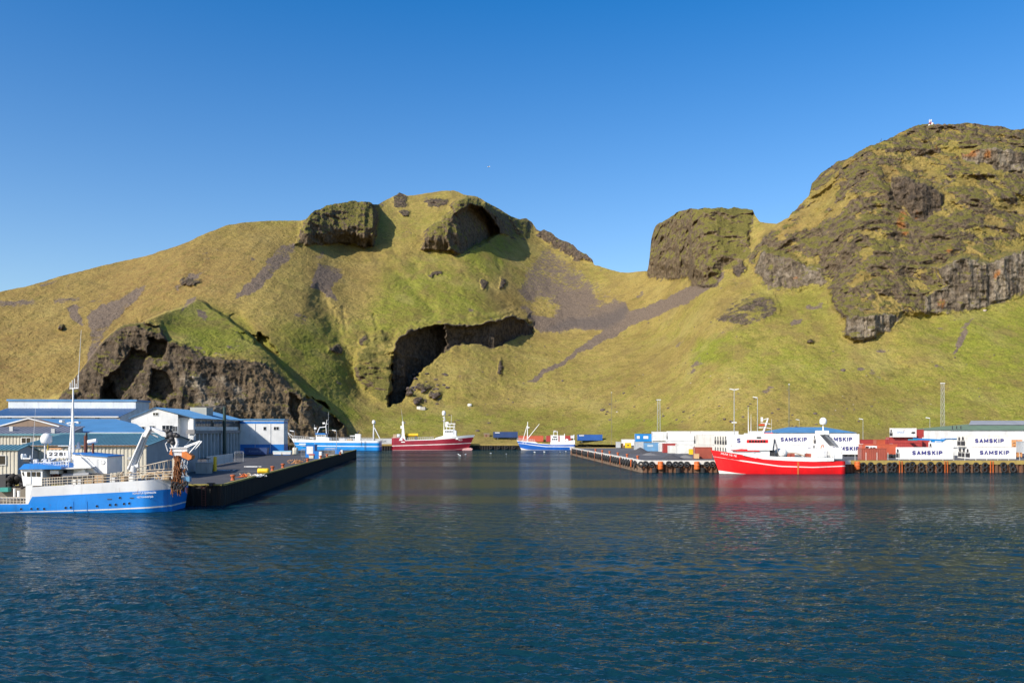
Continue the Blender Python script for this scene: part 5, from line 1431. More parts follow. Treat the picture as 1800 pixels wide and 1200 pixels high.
S.poly('visor', [(1293, 791.5), (1315, 789.2), (1315, 790.6), (1335, 791.2), (1335, 793), (1294, 792.6)], -2.3, 2.3, M_hred)
wh = S.poly('wheelhouse', [(1314, 791), (1358, 791), (1358, 761.5), (1318, 761.5), (1313, 774)], -2.35, 2.35, M_swhite)
S.poly('window_band', [(1312.8, 778), (1350, 778), (1350, 772.6), (1312.8, 772.6)], -2.40, -2.33, M_hred, wh)
S.windows(1316, 1346, 773.4, 777.2, 6, -2.42, wh)
S.windows(1330, 1338, 767.6, 770, 1, -2.4, wh, .05)
S.box('roof_box', 1322, 1343, 757.5, 761.5, -1.2, 1.2, M_soff)
S.box('red_roof', 1348, 1358.5, 760.2, 761.6, -2.3, 2.3, M_hred)
ms = S.bar('mast', [(1341, 762), (1350.5, 735)], 0, .28, M_swhite, r2=.16)
for (a, b_) in (((1337, 743), (1354, 745)), ((1340, 750), (1355, 753)), ((1339, 738), (1351, 735))): S.bar('crossbar', [a, b_], 0, .09, M_swhite, ms)
S.box('radar', 1336, 1344, 745.5, 747.5, -.5, .5, M_hred, ms); S.box('radar', 1336, 1341, 750.5, 752, -.5, .5, M_swhite, ms); S.box('radar', 1338, 1341, 733, 741, -.2, .2, M_swhite, ms)
S.bar('antenna', [(1315.5, 762), (1315.2, 715)], .8, .10, M_swhite, r2=.03); S.bar('antenna', [(1320, 760), (1320.2, 728)], -.6, .07, M_swhite, r2=.02)
S.bar('antenna', [(1356, 760), (1356.4, 736)], .5, .04, M_swhite, r2=.02)
lr = S.at(1326, 797, -2.02)
MB().lathe(lr, [(.24, 0), (.34, -.05), (.34, -.08), (.24, -.1)], 'Y', 14).build('life_ring', M_soff, S.o)
lettering('VE 78', 1.9, .42, M_soff, wh, S.at(1334, 783.5, -2.37), (math.pi / 2, 0, 0))
a = S.at(1281, 798.5, -2.9)
lt = lettering('FRÁR VE 78', 3.4, .5, M_swhite, S.o, (a.x, -2.98, a.z), (math.pi / 2, math.radians(10), math.radians(-13)), .0)
gw = S.bar('gallows', [(1357, 803), (1362, 772), (1370, 803)], -1.4, .16, paint('gallows_grey', (.22, .22, .23), .6, .3))
S.bar('gallows', [(1357, 803), (1362, 772), (1370, 803)], 1.4, .16, MATS['gallows_grey'])
S.box('winch', 1353, 1362, 791, 802, -1.8, 1.8, M_dark)
a = S.at(1372.5, 795.5, 0)
MB().lathe(a, [(.1, -1.6), (.98, -1.6), (.98, -1.45), (.45, -1.4), (.45, 1.4), (.98, 1.45), (.98, 1.6), (.1, 1.6)], 'Y', 18).build('net_drum', M_swhite, S.o)
S.bar('boom', [(1381, 795), (1398, 796), (1414, 801)], -1.2, .1, M_rope); S.bar('boom', [(1398, 799), (1402, 793), (1415, 802)], .6, .09, M_swhite)
S.box('post', 1410, 1413, 791, 803, -.6, -.2, M_swhite); S.box('post', 1414.5, 1417, 793, 803, .6, 1.0, M_swhite)
for x_, lb in ((1384, 0), (1391, 1), (1420, 2)): S.box('fish_tub', x_, x_ + 6, 797, 803, -1.6, .2, COLS['brown'])
S.box('aft_house', 1428, 1450, 788, 807, -2.4, 2.4, M_swhite)
S.poly('stern_block', [(1465, 806), (1480.5, 806), (1481, 786.5), (1470, 786.2), (1465, 790)], -2.9, 2.9, M_swhite)
S.bar('orange_hook', [(1443, 788), (1444, 783), (1447, 782), (1447.5, 786)], -1, .10, M_ora)
gn = S.box('gantry_head', 1445, 1457, 756.5, 763, -2.2, 2.2, M_swhite)
S.bar('gantry_post', [(1447, 757), (1446.8, 746)], 0, .14, M_swhite)
for dy in (-1.9, 1.9): S.bar('gantry_leg', [(1449, 762), (1473, 787)], dy, .24, paint('gantry_grey', (.20, .21, .23), .5, .3)); S.bar('gantry_brace', [(1456, 762), (1478, 786)], dy, .10, M_swhite)
S.poly('gantry_plate', [(1450, 764), (1456, 764), (1474, 784), (1468, 784)], -1.6, 1.6, MATS['gantry_grey'])
S.dome('radome', 1447, 733.5, 746, 0, 6.1)
S.box('exhaust_box', 1448, 1453, 792, 803, -2.45, -2.41, M_soff)
S.box('rust_plate', 1401.5, 1404.5, 810.8, 833, -3.33, -3.28, paint('rust_streaks', (.55, .12, .03), .8, .5, rust=.6))
S.rail([(1430, 803), (1466, 804)], -3.1, 8, .03, 2, M_swhite, .7)

# ---- long light blue ship at the head of the basin
S = Ship('longliner', 'long light blue ship with white bulwark and small wheelhouse at the far left quay', 512, 397.5)
Lb = (670.5 - 512) / F * 394; hz = lambda y: PZ(y, 393.8)
hull(S, Lb, 7.6, [zi((0, -1.5), (1, -1.5)), zi((0, .1), (1, .15)), zi((0, .6), (1, .7)), zi((0, hz(785)), (.88, hz(783.8)), (1, hz(782))), zi((0, hz(783.8)), (.88, hz(782.4)), (1, hz(781.6))),
    zi((0, hz(778)), (1, hz(777))), zi((0, hz(774.5)), (.7, hz(774)), (1, hz(770)))], [M_bootb, M_hblue2, M_hblue2, M_swhite, M_hblue2, M_swhite], bow=-1, rake=3.5, deck=5)
wh = S.box('wheelhouse', 555, 572, 763, 775, -2.6, 2.6, M_swhite)
S.poly('roof', [(553.5, 763.2), (572.5, 763.2), (571, 761), (555, 761)], -2.9, 2.9, M_bblue, wh)
S.windows(556.5, 571, 764.6, 766.6, 5, -2.62, wh)
S.poly('deckhouse', [(572, 775.5), (578.5, 775.5), (578.5, 769.5), (575, 768), (572, 768)], -2.6, 2.6, M_swhite)
S.bar('mast', [(557, 762), (562, 751), (573, 750), (574, 762)], -.8, .22, M_swhite); S.bar('mast', [(557, 762), (562, 751), (573, 750), (574, 762)], .8, .22, M_swhite)
S.bar('mast', [(572.5, 751), (575, 737)], 0, .25, M_swhite, r2=.12); S.bar('crossbar', [(567, 744), (576, 745)], 0, .14, M_swhite); S.bar('antenna', [(577, 762), (577.5, 724)], .5, .07, M_steel)
S.box('radar', 567, 571, 742, 745, -.5, .5, M_swhite); S.bar('antenna', [(554, 762), (553, 746)], .3, .06, M_swhite); S.box('searchlight', 552, 556, 751, 754, -.4, .4, M_swhite)
S.box('casing', 624, 633.5, 762.5, 777.3, -3.7, -1.2, M_swhite)
S.bar('exhaust', [(628, 763), (629, 759), (632, 757)], -2.4, .3, M_dark)
S.bar('mast', [(656.5, 776), (657, 744)], 0, .42, M_soff, r2=.3); S.dome('radome', 657, 738, 745, 0, 3.0); S.bar('stay', [(658, 751), (667.5, 770)], 0, .22, M_swhite)
S.rail([(580, 774.6), (622, 774.6)], -3.5, 14, .06, 2, M_soff, 1.5); S.rail([(636, 774.6), (656, 774.6)], -3.5, 7, .06, 2, M_soff, 1.5); S.rail([(514, 771), (553, 773.5)], -2.4, 12, .06, 2, M_swhite, 1.4)
S.box('deck_box', 596, 606, 770, 774.5, -1, 1, M_soff); S.box('deck_box', 610, 619, 771, 775, -.5, 1.5, M_rope); S.box('awning', 615, 624, 765, 766.5, -1, 2, M_soff)
for x_ in (617, 621): S.bar('awning_post', [(x_, 775), (x_, 766)], -.8, .07, M_soff)
S.bar('boarding_ladder', [(641.5, 775), (641.5, 791)], -3.95, .10, M_dark); S.bar('boarding_ladder', [(635, 775), (635, 784)], -3.95, .08, M_dark)
a = S.at(534.5, 779.6, 0); MB().box(-1.7, 1.7, -.02, .0, -.18, .18).build('name_board', M_swhite, S.o, (a.x, -3.08, a.z), (0, 0, math.radians(-14)))
S.bar('anchor_davit', [(506, 760), (514, 766)], -1.0, .14, M_swhite); S.bar('anchor_davit', [(506, 760), (511, 770)], 1.0, .12, M_swhite)

# ---- maroon trawler
S = Ship('maroon_trawler', 'dark maroon trawler with white wheelhouse and yellow net roll at the far quay', 690.3, 406)
Lm = (836 - 690.3) / F * 402; hz = lambda y: PZ(y, 402)
hull(S, Lm, 7.8, [zi((0, -1.5), (1, -1.5)), zi((0, .0), (.8, .15), (1, .9)), zi((0, .22), (.8, .42), (1, 1.2)), zi((0, hz(784)), (.8, hz(780.5)), (1, hz(779))), zi((0, hz(782.8)), (.8, hz(779.2)), (1, hz(778))),
    zi((0, hz(769)), (.14, hz(769)), (.15, hz(774.5)), (.5, hz(773)), (.72, hz(770.8)), (.9, hz(769.6)), (1, hz(768.2))), zi((0, hz(768.6)), (.14, hz(768.6)), (.15, hz(773.5)), (.5, hz(771.6)), (.72, hz(767.5)), (.9, hz(765)), (1, hz(764)))],
    [M_hmar, M_bootp, M_hmar, M_boot, M_hmar, M_swhite], bow=1, rake=3.6, deck=5, pow_=2.2, ub=.64)
S.poly('bulbous_bow', [(812, 791.5), (829, 791.2), (831, 788.6), (827, 786.6), (812, 788)], -.9, .9, M_bootp)
S.poly('deckhouse', [(762, 773), (766, 769), (779, 765.5), (802, 765.5), (806, 772)], -3.2, 3.2, M_swhite)
wh = S.box('wheelhouse', 781, 797, 754.5, 766, -2.7, 2.7, M_swhite)
S.poly('wheelhouse_shade_face', [(797, 766), (802, 765), (802, 757), (797, 754.5)], -2.5, 2.5, M_soff, wh)  # wheelhouse face turned from the sun, its shade put into the greyer white
S.windows(782, 796, 757, 759.4, 5, -2.72, wh)
for (x0, x1, y0, y1) in ((784, 800, 743.8, 745.2), (783, 799, 749, 750.4)): S.box('upper_deck', x0, x1, y0, y1, -1.8, 1.8, M_swhite)
for x_ in (785, 791, 797, 799.3):
    S.bar('stanchion', [(x_, 755), (x_, 744)], -1.6, .12, M_swhite); S.bar('stanchion', [(x_, 755), (x_, 744)], 1.6, .12, M_swhite)
S.box('radar_cabin', 783, 788, 741, 749, -1, 1, M_swhite)
for dy in (-.6, .6): S.bar('mast', [(780, 765), (781, 731)], dy, .2, M_swhite)
S.bar('crossbar', [(778, 733), (783, 735)], 0, .2, M_swhite); S.bar('crossbar', [(779, 739), (784, 737)], 0, .2, M_swhite); S.dome('radome', 780.2, 721.5, 730, 0, 3.2)
S.bar('antenna', [(793, 744), (793.5, 729)], .3, .06, M_swhite)
S.poly('stern_gantry', [(701, 774), (713, 774), (711.5, 767), (709, 740), (707, 740), (706, 766)], -3.6, -3.0, M_swhite); S.poly('stern_gantry', [(701, 774), (713, 774), (711.5, 767), (709, 740), (707, 740), (706, 766)], 3.0, 3.6, M_swhite)
S.box('gantry_beam', 706.6, 709.4, 741, 744, -3.0, 3.0, M_swhite); S.box('floodlight', 704, 707, 748, 753, -1, 1, M_swhite)
S.bar('antenna', [(708, 740), (705, 718)], 0, .09, M_steel, r2=.03)
a = S.at(712, 764.3, -1.2); b_ = S.at(735, 764.3, -1.2)
MB().tube(a, b_, .78, n=14).build('net_roll', paint('net_yellow', (.80, .47, .02), .8, .25, streak=False, scale=2), S.o)
S.box('roll_stand', 714, 717, 766, 773, -2, 0, M_dark); S.box('roll_stand', 729, 733, 766, 773, -2, 0, M_dark)
a = S.at(701, 766, -1.6); MB().lathe(a, [(.02, -.9), (.9, -.9), (.9, .9), (.02, .9)], 'X', 12).build('net_drum', M_soff, S.o)
S.box('net_bin', 691, 697, 763, 769, -2.6, -.5, M_rope)
S.rail([(716, 773.6), (762, 772)], -3.6, 12, .06, 2, M_soff, 1.2)
a = S.at(809, 773, -2.6); lettering('VE 3', 1.9, .85, M_swhite, S.o, (a.x, -3.05, a.z), (math.pi / 2, 0, math.radians(16)))
a = S.at(708.5, 776.5, -3.9); MB().box(-.9, .9, -.02, .0, -.25, .25).build('name_board', M_swhite, S.o, (a.x, -3.78, a.z))

# ---- small blue boat
S = Ship('small_boat', 'small royal blue fishing boat with white foremast and boom at the far quay', 908.2, 414)
Ls = (1011 - 908.2) / F * 411; hz = lambda y: PZ(y, 411.2)
hull(S, Ls, 5.6, [zi((0, -1.2), (1, -1.2)), zi((0, .0), (.8, .1), (.9, .25), (1, 1.0)), zi((0, hz(785.6)), (.5, hz(785.2)), (.8, hz(781.8)), (1, hz(779))), zi((0, hz(784.2)), (.5, hz(783.8)), (.8, hz(780.6)), (1, hz(778.4))),
    zi((0, hz(781.2)), (.4, hz(781.6)), (.66, hz(779.5)), (1, hz(775.2))), zi((0, hz(780.6)), (.4, hz(781)), (.66, hz(778.6)), (.67, hz(776.6)), (1, hz(773.8)))], [M_boot, M_hblue3, M_swhite, M_hblue3, M_swhite], bow=-1, rake=2.6, deck=4)
S.poly('aft_house', [(968, 781.5), (1010.5, 781), (1010.5, 773), (1001, 774.5), (994, 776), (968, 777)], -2.3, 2.3, M_swhite)
wh = S.box('wheelhouse', 968.5, 981.5, 764.5, 778, -1.8, 1.8, M_swhite)
S.windows(970, 980, 770.5, 773, 3, -1.83, wh); S.windows(972, 979, 766.6, 768.4, 1, -1.83, wh, .05)
S.box('casing', 984, 993, 765, 777, -1.4, 1.4, M_swhite); S.bar('post', [(992.5, 777), (992.3, 762)], -1, .18, M_swhite)
S.bar('mast', [(973, 765), (974, 757)], 0, .12, M_swhite); S.bar('mast', [(980, 765), (979.5, 757)], 0, .12, M_swhite); S.bar('crossbar', [(972, 759.5), (981, 759)], 0, .10, M_swhite); S.box('radar', 973, 978, 756.5, 758, -.4, .4, M_soff)
a = S.at(996.5, 773.5, -1.2); MB().lathe(a, [(.1, -.5), (.75, -.5), (.75, .5), (.1, .5)], 'Y', 14).build('net_winch', M_swhite, S.o)
S.bar('stern_gantry', [(1008.5, 781), (1009, 763.5)], -1.8, .16, M_swhite); S.bar('stern_gantry', [(1008.5, 781), (1009, 763.5)], 1.8, .16, M_swhite); S.box('gantry_block', 1003.5, 1010, 765, 770, -1.4, 1.4, M_soff)
S.bar('foremast', [(927, 776), (927.6, 741)], 0, .3, M_swhite, r2=.16); S.bar('mast_leg', [(919, 774), (926.6, 748)], .9, .16, M_swhite); S.bar('boom', [(928, 770), (948, 745)], 0, .2, M_swhite, r2=.12)
S.box('crow_lamp', 927.5, 930.5, 750, 752, -.3, .3, M_swhite)
S.rail([(909, 773.8), (940, 776.5)], -1.6, 9, .05, 2, M_swhite, 1.1)
S.box('hatch', 945, 953, 778.5, 781.5, -1, 1, M_yelb)
a = S.at(921.5, 778.6, -2.0); lettering('VE 25', 2.3, .62, M_swhite, S.o, (a.x, -2.28, a.z), (math.pi / 2, math.radians(10), math.radians(-13)))

# ---- big blue trawler in the foreground
S = Ship('blue_trawler', 'large bright blue and white trawler numbered 2281 in the near left', -330, 104.3, math.radians(3.0))
a0 = S.at(309, 870, -2.7); Lf = a0.x
def zz(px_, py_): return S.at(px_, py_, -4.1).z
def uu(px_): return 1 - S.at(px_, 870, -4.1).x / Lf
# u: 0 = stern (right) .. 1 = bow (left)
u57 = uu(57)
hull(S, Lf, 8.4, [zi((0, -2), (1, -2)), zi((0, .62), (.2, .28), (.45, .04), (1, .0)), zi((0, .80), (.2, .42), (.45, .14), (1, .1)),
    zi((0, zz(320, 860)), (u57, zz(57, 872.5)), (u57 + .004, zz(57, 885.5)), (.8, zz(0, 885)), (1, 3.2)), zi((0, zz(310, 841)), (u57, zz(57, 855.5)), (u57 + .004, zz(57, 884.5)), (.8, zz(0, 884)), (1, 4.4))],
    [M_hblue, M_boot, M_hblue, M_soff], bow=-1, rake=5, deck=3, sternw=.64, ub=.68, N_=110, sternrise=.7, stern_l=.075)
# hull ribs near the stern, portholes, freeing ports
for (zx, zy) in ((203, 1060), (302, 1058), (363, 1058), (424, 1058), (630, 1048), (680, 1045), (930, 1032), (1055, 1020), (1110, 1018), (1190, 1010), (1240, 1005), (1150, 952)):
    p = S.at(zx / 5.453, 700 + zy / 5.453, -4.2)
    o_ = MB().lathe((p.x, -4.2, p.z), [(.15, .06), (.15, -.03), (.20, -.03), (.20, .06)], 'Y', 14).build('porthole', M_hblue, S.o)
    MB().lathe((p.x, -4.2, p.z), [(.005, -.006), (.15, -.006)], 'Y', 14).build('pane', M_glass, o_)
for (x0, x1, y_) in ((188.5, 196, 877), (228, 235, 875)):
    S.box('freeing_port', x0, x1, y_ - .8, y_ + .8, -4.25, -4.17, M_dark)
for x_ in (128.5, 152.5):
    S.box('hull_seam', x_, x_ + .7, 881, 900, -4.24, -4.18, M_hblue)
lt = lettering('SIGHVATUR BJARNASON', 2.75, .33, M_swhite, S.o, Vector(S.at(253.5, 866.4, -4.24)), (math.pi / 2, math.radians(-2.4), 0))
lt = lettering('VESTMANNAEYJAR', 1.95, .27, M_swhite, S.o, Vector(S.at(255, 873.4, -4.24)), (math.pi / 2, math.radians(-2.4), 0))
# wheelhouse on the near side
S.box('pedestal', 45, 57, 850, 885, -4.0, -1.5, M_swhite)
wh = S.poly('wheelhouse', [(41, 854), (74.5, 853), (74.5, 824), (36, 824), (37, 830)], -4.0, 2.2, M_swhite)
S.windows(46, 71.5, 829, 837, 3, -4.03, wh, .3)
S.poly('side_window', [(38.5, 830), (41, 829), (42.5, 836), (40.5, 836)], -4.04, -3.98, M_glass, wh)
S.poly('roof_visor', [(32.5, 824.5), (107.5, 824), (107, 820), (72, 816), (42, 815)], -4.3, 2.6, M_hblue, wh)
S.box('door', 53.5, 54.6, 827, 850, -4.05, -3.99, M_soff, wh)
S.box('deckhouse', 74.5, 165, 822, 851, -1.6, 3.2, paint('ship_recess_shade', (.42, .45, .50), .55, .3))  # shadow of the recess is put into this blue-grey colour
S.windows(112, 118, 826, 831, 1, -1.63, None, .05)
S.poly('upper_deck', [(107, 822.5), (160, 820), (160, 822.5), (107, 824.5)], -3.6, 3.2, M_soff)
S.box('life_raft', 88, 103, 826, 832.5, -3.4, -2.3, M_swhite); S.bar('raft_cradle', [(90, 838), (92, 832), (101, 832), (103, 838)], -2.9, .06, M_exh)
rb = MB()
p0 = S.at(112, 836, -3.2); p1 = S.at(157, 833.5, -3.2)
rb.tube(p0, p1, .26, n=10); rb.tube(p0 + Vector((.1, 1.1, 0)), p1 + Vector((0, 1.1, 0)), .26, n=10); rb.tube(p0, p0 + Vector((.1, 1.1, 0)), .26, n=10); rb.box(p0.x, p1.x, -3.2, -2.1, p0.z - .2, p0.z)
rb.build('rubber_boat', paint('grey_rubber', (.25, .26, .28), .6, .2), S.o)
S.poly('boat_cover', [(136, 829), (148, 822), (150, 829), (156, 831), (136, 831.5)], -2.9, -2.5, M_swhite)
S.box('engine_hood', 93, 103, 830, 840, -2.2, -1.7, M_exh)
# funnel casing, stairs, exhausts
fc = S.poly('funnel_casing', [(129.5, 832), (188, 832), (188, 802.5), (168, 801), (129.5, 797)], -2.4, 2.2, M_swhite)
S.poly('casing_roof', [(128, 797.6), (169, 801.4), (189, 803), (189, 801.2), (169, 799.5), (128, 795.6)], -2.6, 2.4, M_bblue, fc)
p = S.at(180.5, 812, -2.42); MB().lathe(p, [(.20, 0), (.30, -.02), (.30, .03), (.20, .03)], 'Y', 14).build('emblem', M_soff, fc)
S.box('door', 168, 172, 806, 830, -2.44, -2.39, M_soff, fc)
S.poly('stair', [(140, 803), (142, 803), (170, 830), (168, 831)], -2.9, -2.5, M_soff)
S.bar('stair_rail', [(141, 797), (170, 825)], -2.9, .035, M_swhite)
S.bar('exhaust_pipe', [(150.6, 800), (150.6, 766)], .3, .21, M_exh, n=10); S.bar('exhaust_pipe', [(163.5, 801), (163.5, 773)], .3, .14, M_exh, n=10)
S.bar('exhaust_cap', [(150.6, 767), (152.5, 760)], .3, .19, M_dark, n=10, r2=.1)
S.poly('horn', [(132, 789), (140, 788), (137, 776)], -.2, .2, M_swhite); S.bar('winch_cover', [(155, 777), (170, 774)], .3, .28, M_swhite, n=10)
# mast tower
for (dx, dy) in ((0, -.5), (7.5, -.5), (0, .5), (7.5, .5)):
    S.bar('mast_leg', [(122 + dx, 812), (126.5 + dx * .35, 742)], dy, .17, M_swhite, r2=.12)
mt = S.bar('mast', [(128, 745), (128.8, 682)], 0, .14, M_swhite, r2=.09)
tb = MB()
for k in range(7):
    y_ = 806 - k * 9.5; f_ = (812 - y_) / 70
    p0 = S.at(122 + 4.5 * f_, y_, 0); p1 = S.at(129.5 - .3 * f_, y_ - 4, 0)
    tb.tube(p0, p1, .05, n=5)
tb.build('mast_bracing', M_swhite, S.o)
S.bar('crossbar', [(122.5, 683), (138, 682)], 0, .07, M_swhite, mt); S.bar('crossbar', [(117, 743.5), (137, 741)], 0, .07, M_swhite, mt)
for (x_, yt) in ((123.5, 672), (127, 668), (131, 665), (134, 674), (137.4, 659)): S.bar('antenna', [(x_, 683), (x_, yt)], 0, .045, M_swhite, mt)
S.bar('antenna', [(137.8, 668), (142.8, 580)], 0, .05, M_soff, mt, r2=.018)
S.box('floodlight', 104, 109, 738, 742, -.4, .4, M_swhite, mt); S.box('floodlight', 134, 138, 741, 744, -.3, .3, M_soff, mt); S.bar('crossbar', [(104, 741), (130, 749)], 0, .05, M_swhite, mt)
S.bar('antenna', [(126, 742), (125.2, 715)], .4, .04, M_swhite, mt)
# number board and radome
nb = S.box('number_board', 82.5, 120, 791.5, 804.5, -1.9, -1.75, M_swhite)
for x_ in (86, 117): S.bar('board_post', [(x_, 822), (x_, 803)], -1.7, .05, M_swhite, nb)
S.box('board_frame', 102, 121, 782.5, 784, -1.8, -1.5, M_soff, nb); S.bar('board_post', [(120.5, 822), (120.5, 783)], -1.6, .06, M_swhite, nb)
block_letters('2281', 2.0, .46, .10, M_dark, nb, Vector(S.at(100, 797.6, -1.93)), (math.pi / 2, 0, 0))
S.dome('radome', 81.5, 761, 779.5, -.5, 9.4); S.bar('radome_post', [(79, 818), (79, 779)], -.5, .09, M_soff); S.bar('radome_post', [(84, 818), (84, 779)], -.5, .06, M_yelb)
S.box('tank', 86, 107, 787, 789.5, -.5, 0, paint('tank_orange', (.55, .28, .12), .6, .3))
S.dome('radome', 39.5, 797, 807, -2.2, 2.6); S.dome('radome', 44.5, 797.5, 805, -2.0, 2.2); S.box('searchlight_bar', 40, 53, 804.5, 806.5, -2.6, -2.3, M_swhite); S.box('searchlight', 41, 51, 807, 811, -2.8, -2.2, M_dark)
for (x_, yt) in ((53.2, 800), (60, 808)): S.bar('lamp_post', [(x_, 816), (x_, yt)], -2.4, .06, M_swhite)
S.bar('antenna', [(56, 815), (62.6, 717)], -1.6, .045, M_soff, r2=.015)
mb = MB()
for k in range(26):
    p = S.at(60 + random.random() * 58, 808 + random.random() * 10, -2.2 + random.random() * 2)
    r = .10 + random.random() * .14
    if k % 2: mb.box(p.x - r, p.x + r, p.y - r, p.y + r, p.z - r * .8, p.z + r * .8)
    else: mb.tube(p, p + Vector((r * 2, .1, r)), r * .5, n=6)
tag(mb.build('deck_gear', M_soff, S.o), kind='stuff')
S.rail([(59, 824), (120, 821)], -2.9, 14, .03, 2, M_swhite, .75)
# deck rails
def yr(x_): return 855.5 - (x_ - 57) * 14.2 / 250
S.rail([(74, yr(74)), (110, yr(110)), (180, yr(180)), (303, yr(303))], -4.05, 24, .04, 3, M_rail, .98)
S.rail([(0, 886), (54, 886.5)], -3.9, 9, .05, 2, M_rail, .85); S.rail([(-60, 886), (0, 886)], -3.9, 9, .05, 2, M_rail, .85)
for (x_, w_, yt, m_) in ((52.5, 8, 843.5, M_ora), (75, 9, 842, M_swhite), (126, 7, 842, M_swhite), (135, 7, 842.5, M_soff), (148, 14, 842.5, M_rope), (166, 16, 836, paint('tan_crate', (.50, .34, .20), .7, .3)), (193, 9, 838, M_soff), (212, 8, 836, M_rope), (226, 10, 836.5, M_swhite), (285, 12, 833, M_rope)):
    S.box('deck_box', x_, x_ + w_, yt, yr(x_) + 1, -3.7, -2.9, m_)
S.bar('net_hoop', [(250, 842), (256, 834.5), (266, 831), (276, 833), (282, 841)], -3.2, .14, M_rope); S.bar('net_hoop', [(257, 842), (262, 837), (270, 835), (277, 841)], -2.8, .12, M_rope); S.bar('net_hoop', [(262, 842), (268, 832), (285, 830), (296, 838)], -2.0, .12, M_rope)
mb = MB()
for k in range(60):
    p = S.at(195 + random.random() * 108, 828 + random.random() * 12, -3 + random.random() * 3)
    mb.tube(p, p + Vector((random.uniform(-.6, .6), random.uniform(-.3, .3), random.uniform(-.3, .25))), .04 + random.random() * .05, n=5)
tag(mb.build('fishing_gear', M_rope, S.o), kind='stuff')
# foredeck clutter at the picture edge
S.bar('mooring_bitt', [(25.5, 873), (25.5, 858)], -2.4, .13, M_swhite); S.bar('mooring_bitt', [(33, 874), (33, 862)], -2.4, .17, M_swhite)
S.box('hatch_coaming', -20, 45, 857, 874, -1.5, 2.2, M_deck)
mb = MB()
for k in range(70):
    p = S.at(12 + random.random() * 28, 834 + random.random() * 30, -1.5 + random.random() * 2.0); r = .12 + random.random() * .25
    mb.lathe(p, [(.01, -r), (r * .8, -r * .5), (r, 0), (r * .7, r * .6), (.01, r)], 'Z', 6)
tag(mb.build('net_heap', paint('black_net', (.025, .022, .022), .95, .4, (.08, .05, .04), streak=False, scale=3), S.o), kind='stuff')
S.poly('net_drum_frame', [(14, 836), (36, 832), (38, 834), (38, 856), (35, 856), (34, 838), (17, 839), (14, 850)], -1.0, 2.0, M_dark)
S.box('deck_winch', -6, 10, 834, 862, -1, 1.2, M_dark); S.box('green_net', -4, 14, 857, 864, -2.2, -1.2, paint('green_net', (.05, .28, .24), .9, .3))
# knuckle crane
M_crane = paint('crane_white', (.66, .66, .66), .45, .4, (.26, .22, .18), rust=.08)
cr = S.bar('crane', [(233, 842), (235, 818)], -1.0, .42, M_crane, n=12)
S.bar('slew_ring', [(226, 822), (244, 819)], -1.0, .3, M_crane, cr, 8)
for (dx, dy, r) in ((-6, -1.35, .13), (0, -1.0, .22), (7, -.65, .16)):
    S.bar('lower_boom', [(231 + dx, 824), (256 + dx * .6, 762)], dy, r, M_crane, cr, 8)
S.bar('hydraulic_ram', [(240, 822), (256, 775)], -1.0, .09, M_steel, cr)
S.poly('knuckle', [(249, 764), (259, 751), (263, 749.5), (264, 753), (256, 768), (250, 767)], -1.45, -.55, M_crane, cr)
S.poly('upper_boom', [(259, 751), (263, 749.5), (291, 760), (292, 768), (284, 766)], -1.3, -.7, M_crane, cr)
S.bar('hydraulic_ram', [(262, 761), (278, 768)], -1.0, .10, M_steel, cr)
mb = MB()
for (x_, y_, r) in ((295, 758, .30), (298, 757, .22), (294, 766, .35), (301, 764, .4), (308, 764, .32), (312, 766, .26), (302, 771, .3), (298, 775, .25), (304, 778, .25)):
    p = S.at(x_, y_, -1.0); mb.lathe(p, [(.02, -.3), (r, -.25), (r, .25), (.02, .3)], 'Y', 10)
mb.build('power_head', M_dark, cr)
S.bar('hanger', [(309, 767), (312, 778), (309, 786)], -1.0, .22, M_crane, cr); S.bar('guide_arm', [(297, 774), (291, 780), (295, 793)], -1.0, .06, M_crane, cr); S.bar('hanger', [(300, 777), (306, 790)], -.8, .14, M_crane, cr)
# stern gantry with hanging net and rubber bobbins
S.bar('stern_rail', [(245, 820.5), (306, 806.5)], 1.5, .07, M_rail)
mb = MB()
for k in range(12):
    x_ = 258 + k * 4.0; mb.tube(S.at(x_, 817.5 - k * .95, 1.5), S.at(x_ + (2 if k % 2 else -2) * .9, 827 - k * .2, 1.5), .035, n=5)
mb.build('stern_lattice', M_rail, S.o); S.bar('stern_rail', [(230, 828), (306, 823)], 1.5, .06, M_rail); S.box('stern_post', 303, 310, 805, 842, .8, 1.3, M_rail)
ng = S.poly('net_gallows', [(299, 787), (329, 786), (329, 797), (322, 800), (318, 803), (300, 799)], -1.4, .6, M_soff)
S.bar('gallows_rail', [(298, 787), (329, 786.5)], -1.5, .06, M_swhite, ng); S.bar('gallows_rail', [(298, 793), (326, 793.5)], -1.5, .05, M_swhite, ng)
S.poly('orange_chute', [(320, 794), (326, 793), (337, 801), (336, 806), (331, 808.5), (319, 803)], -1.7, -.4, paint('chute_orange', (.60, .17, .03), .6, .4, rust=.3), ng)
S.poly('orange_chute', [(297, 798), (301, 789), (303, 800)], -1.6, -1.2, MATS['chute_orange'], ng)
S.bar('outrigger', [(324, 785), (352, 774.5), (332, 797)], -1.2, .075, M_swhite, ng); S.bar('outrigger', [(324, 787.5), (355, 775.5), (343, 790)], -.6, .075, M_swhite, ng); S.bar('outrigger', [(323, 786), (344, 763)], .2, .03, M_swhite, ng)
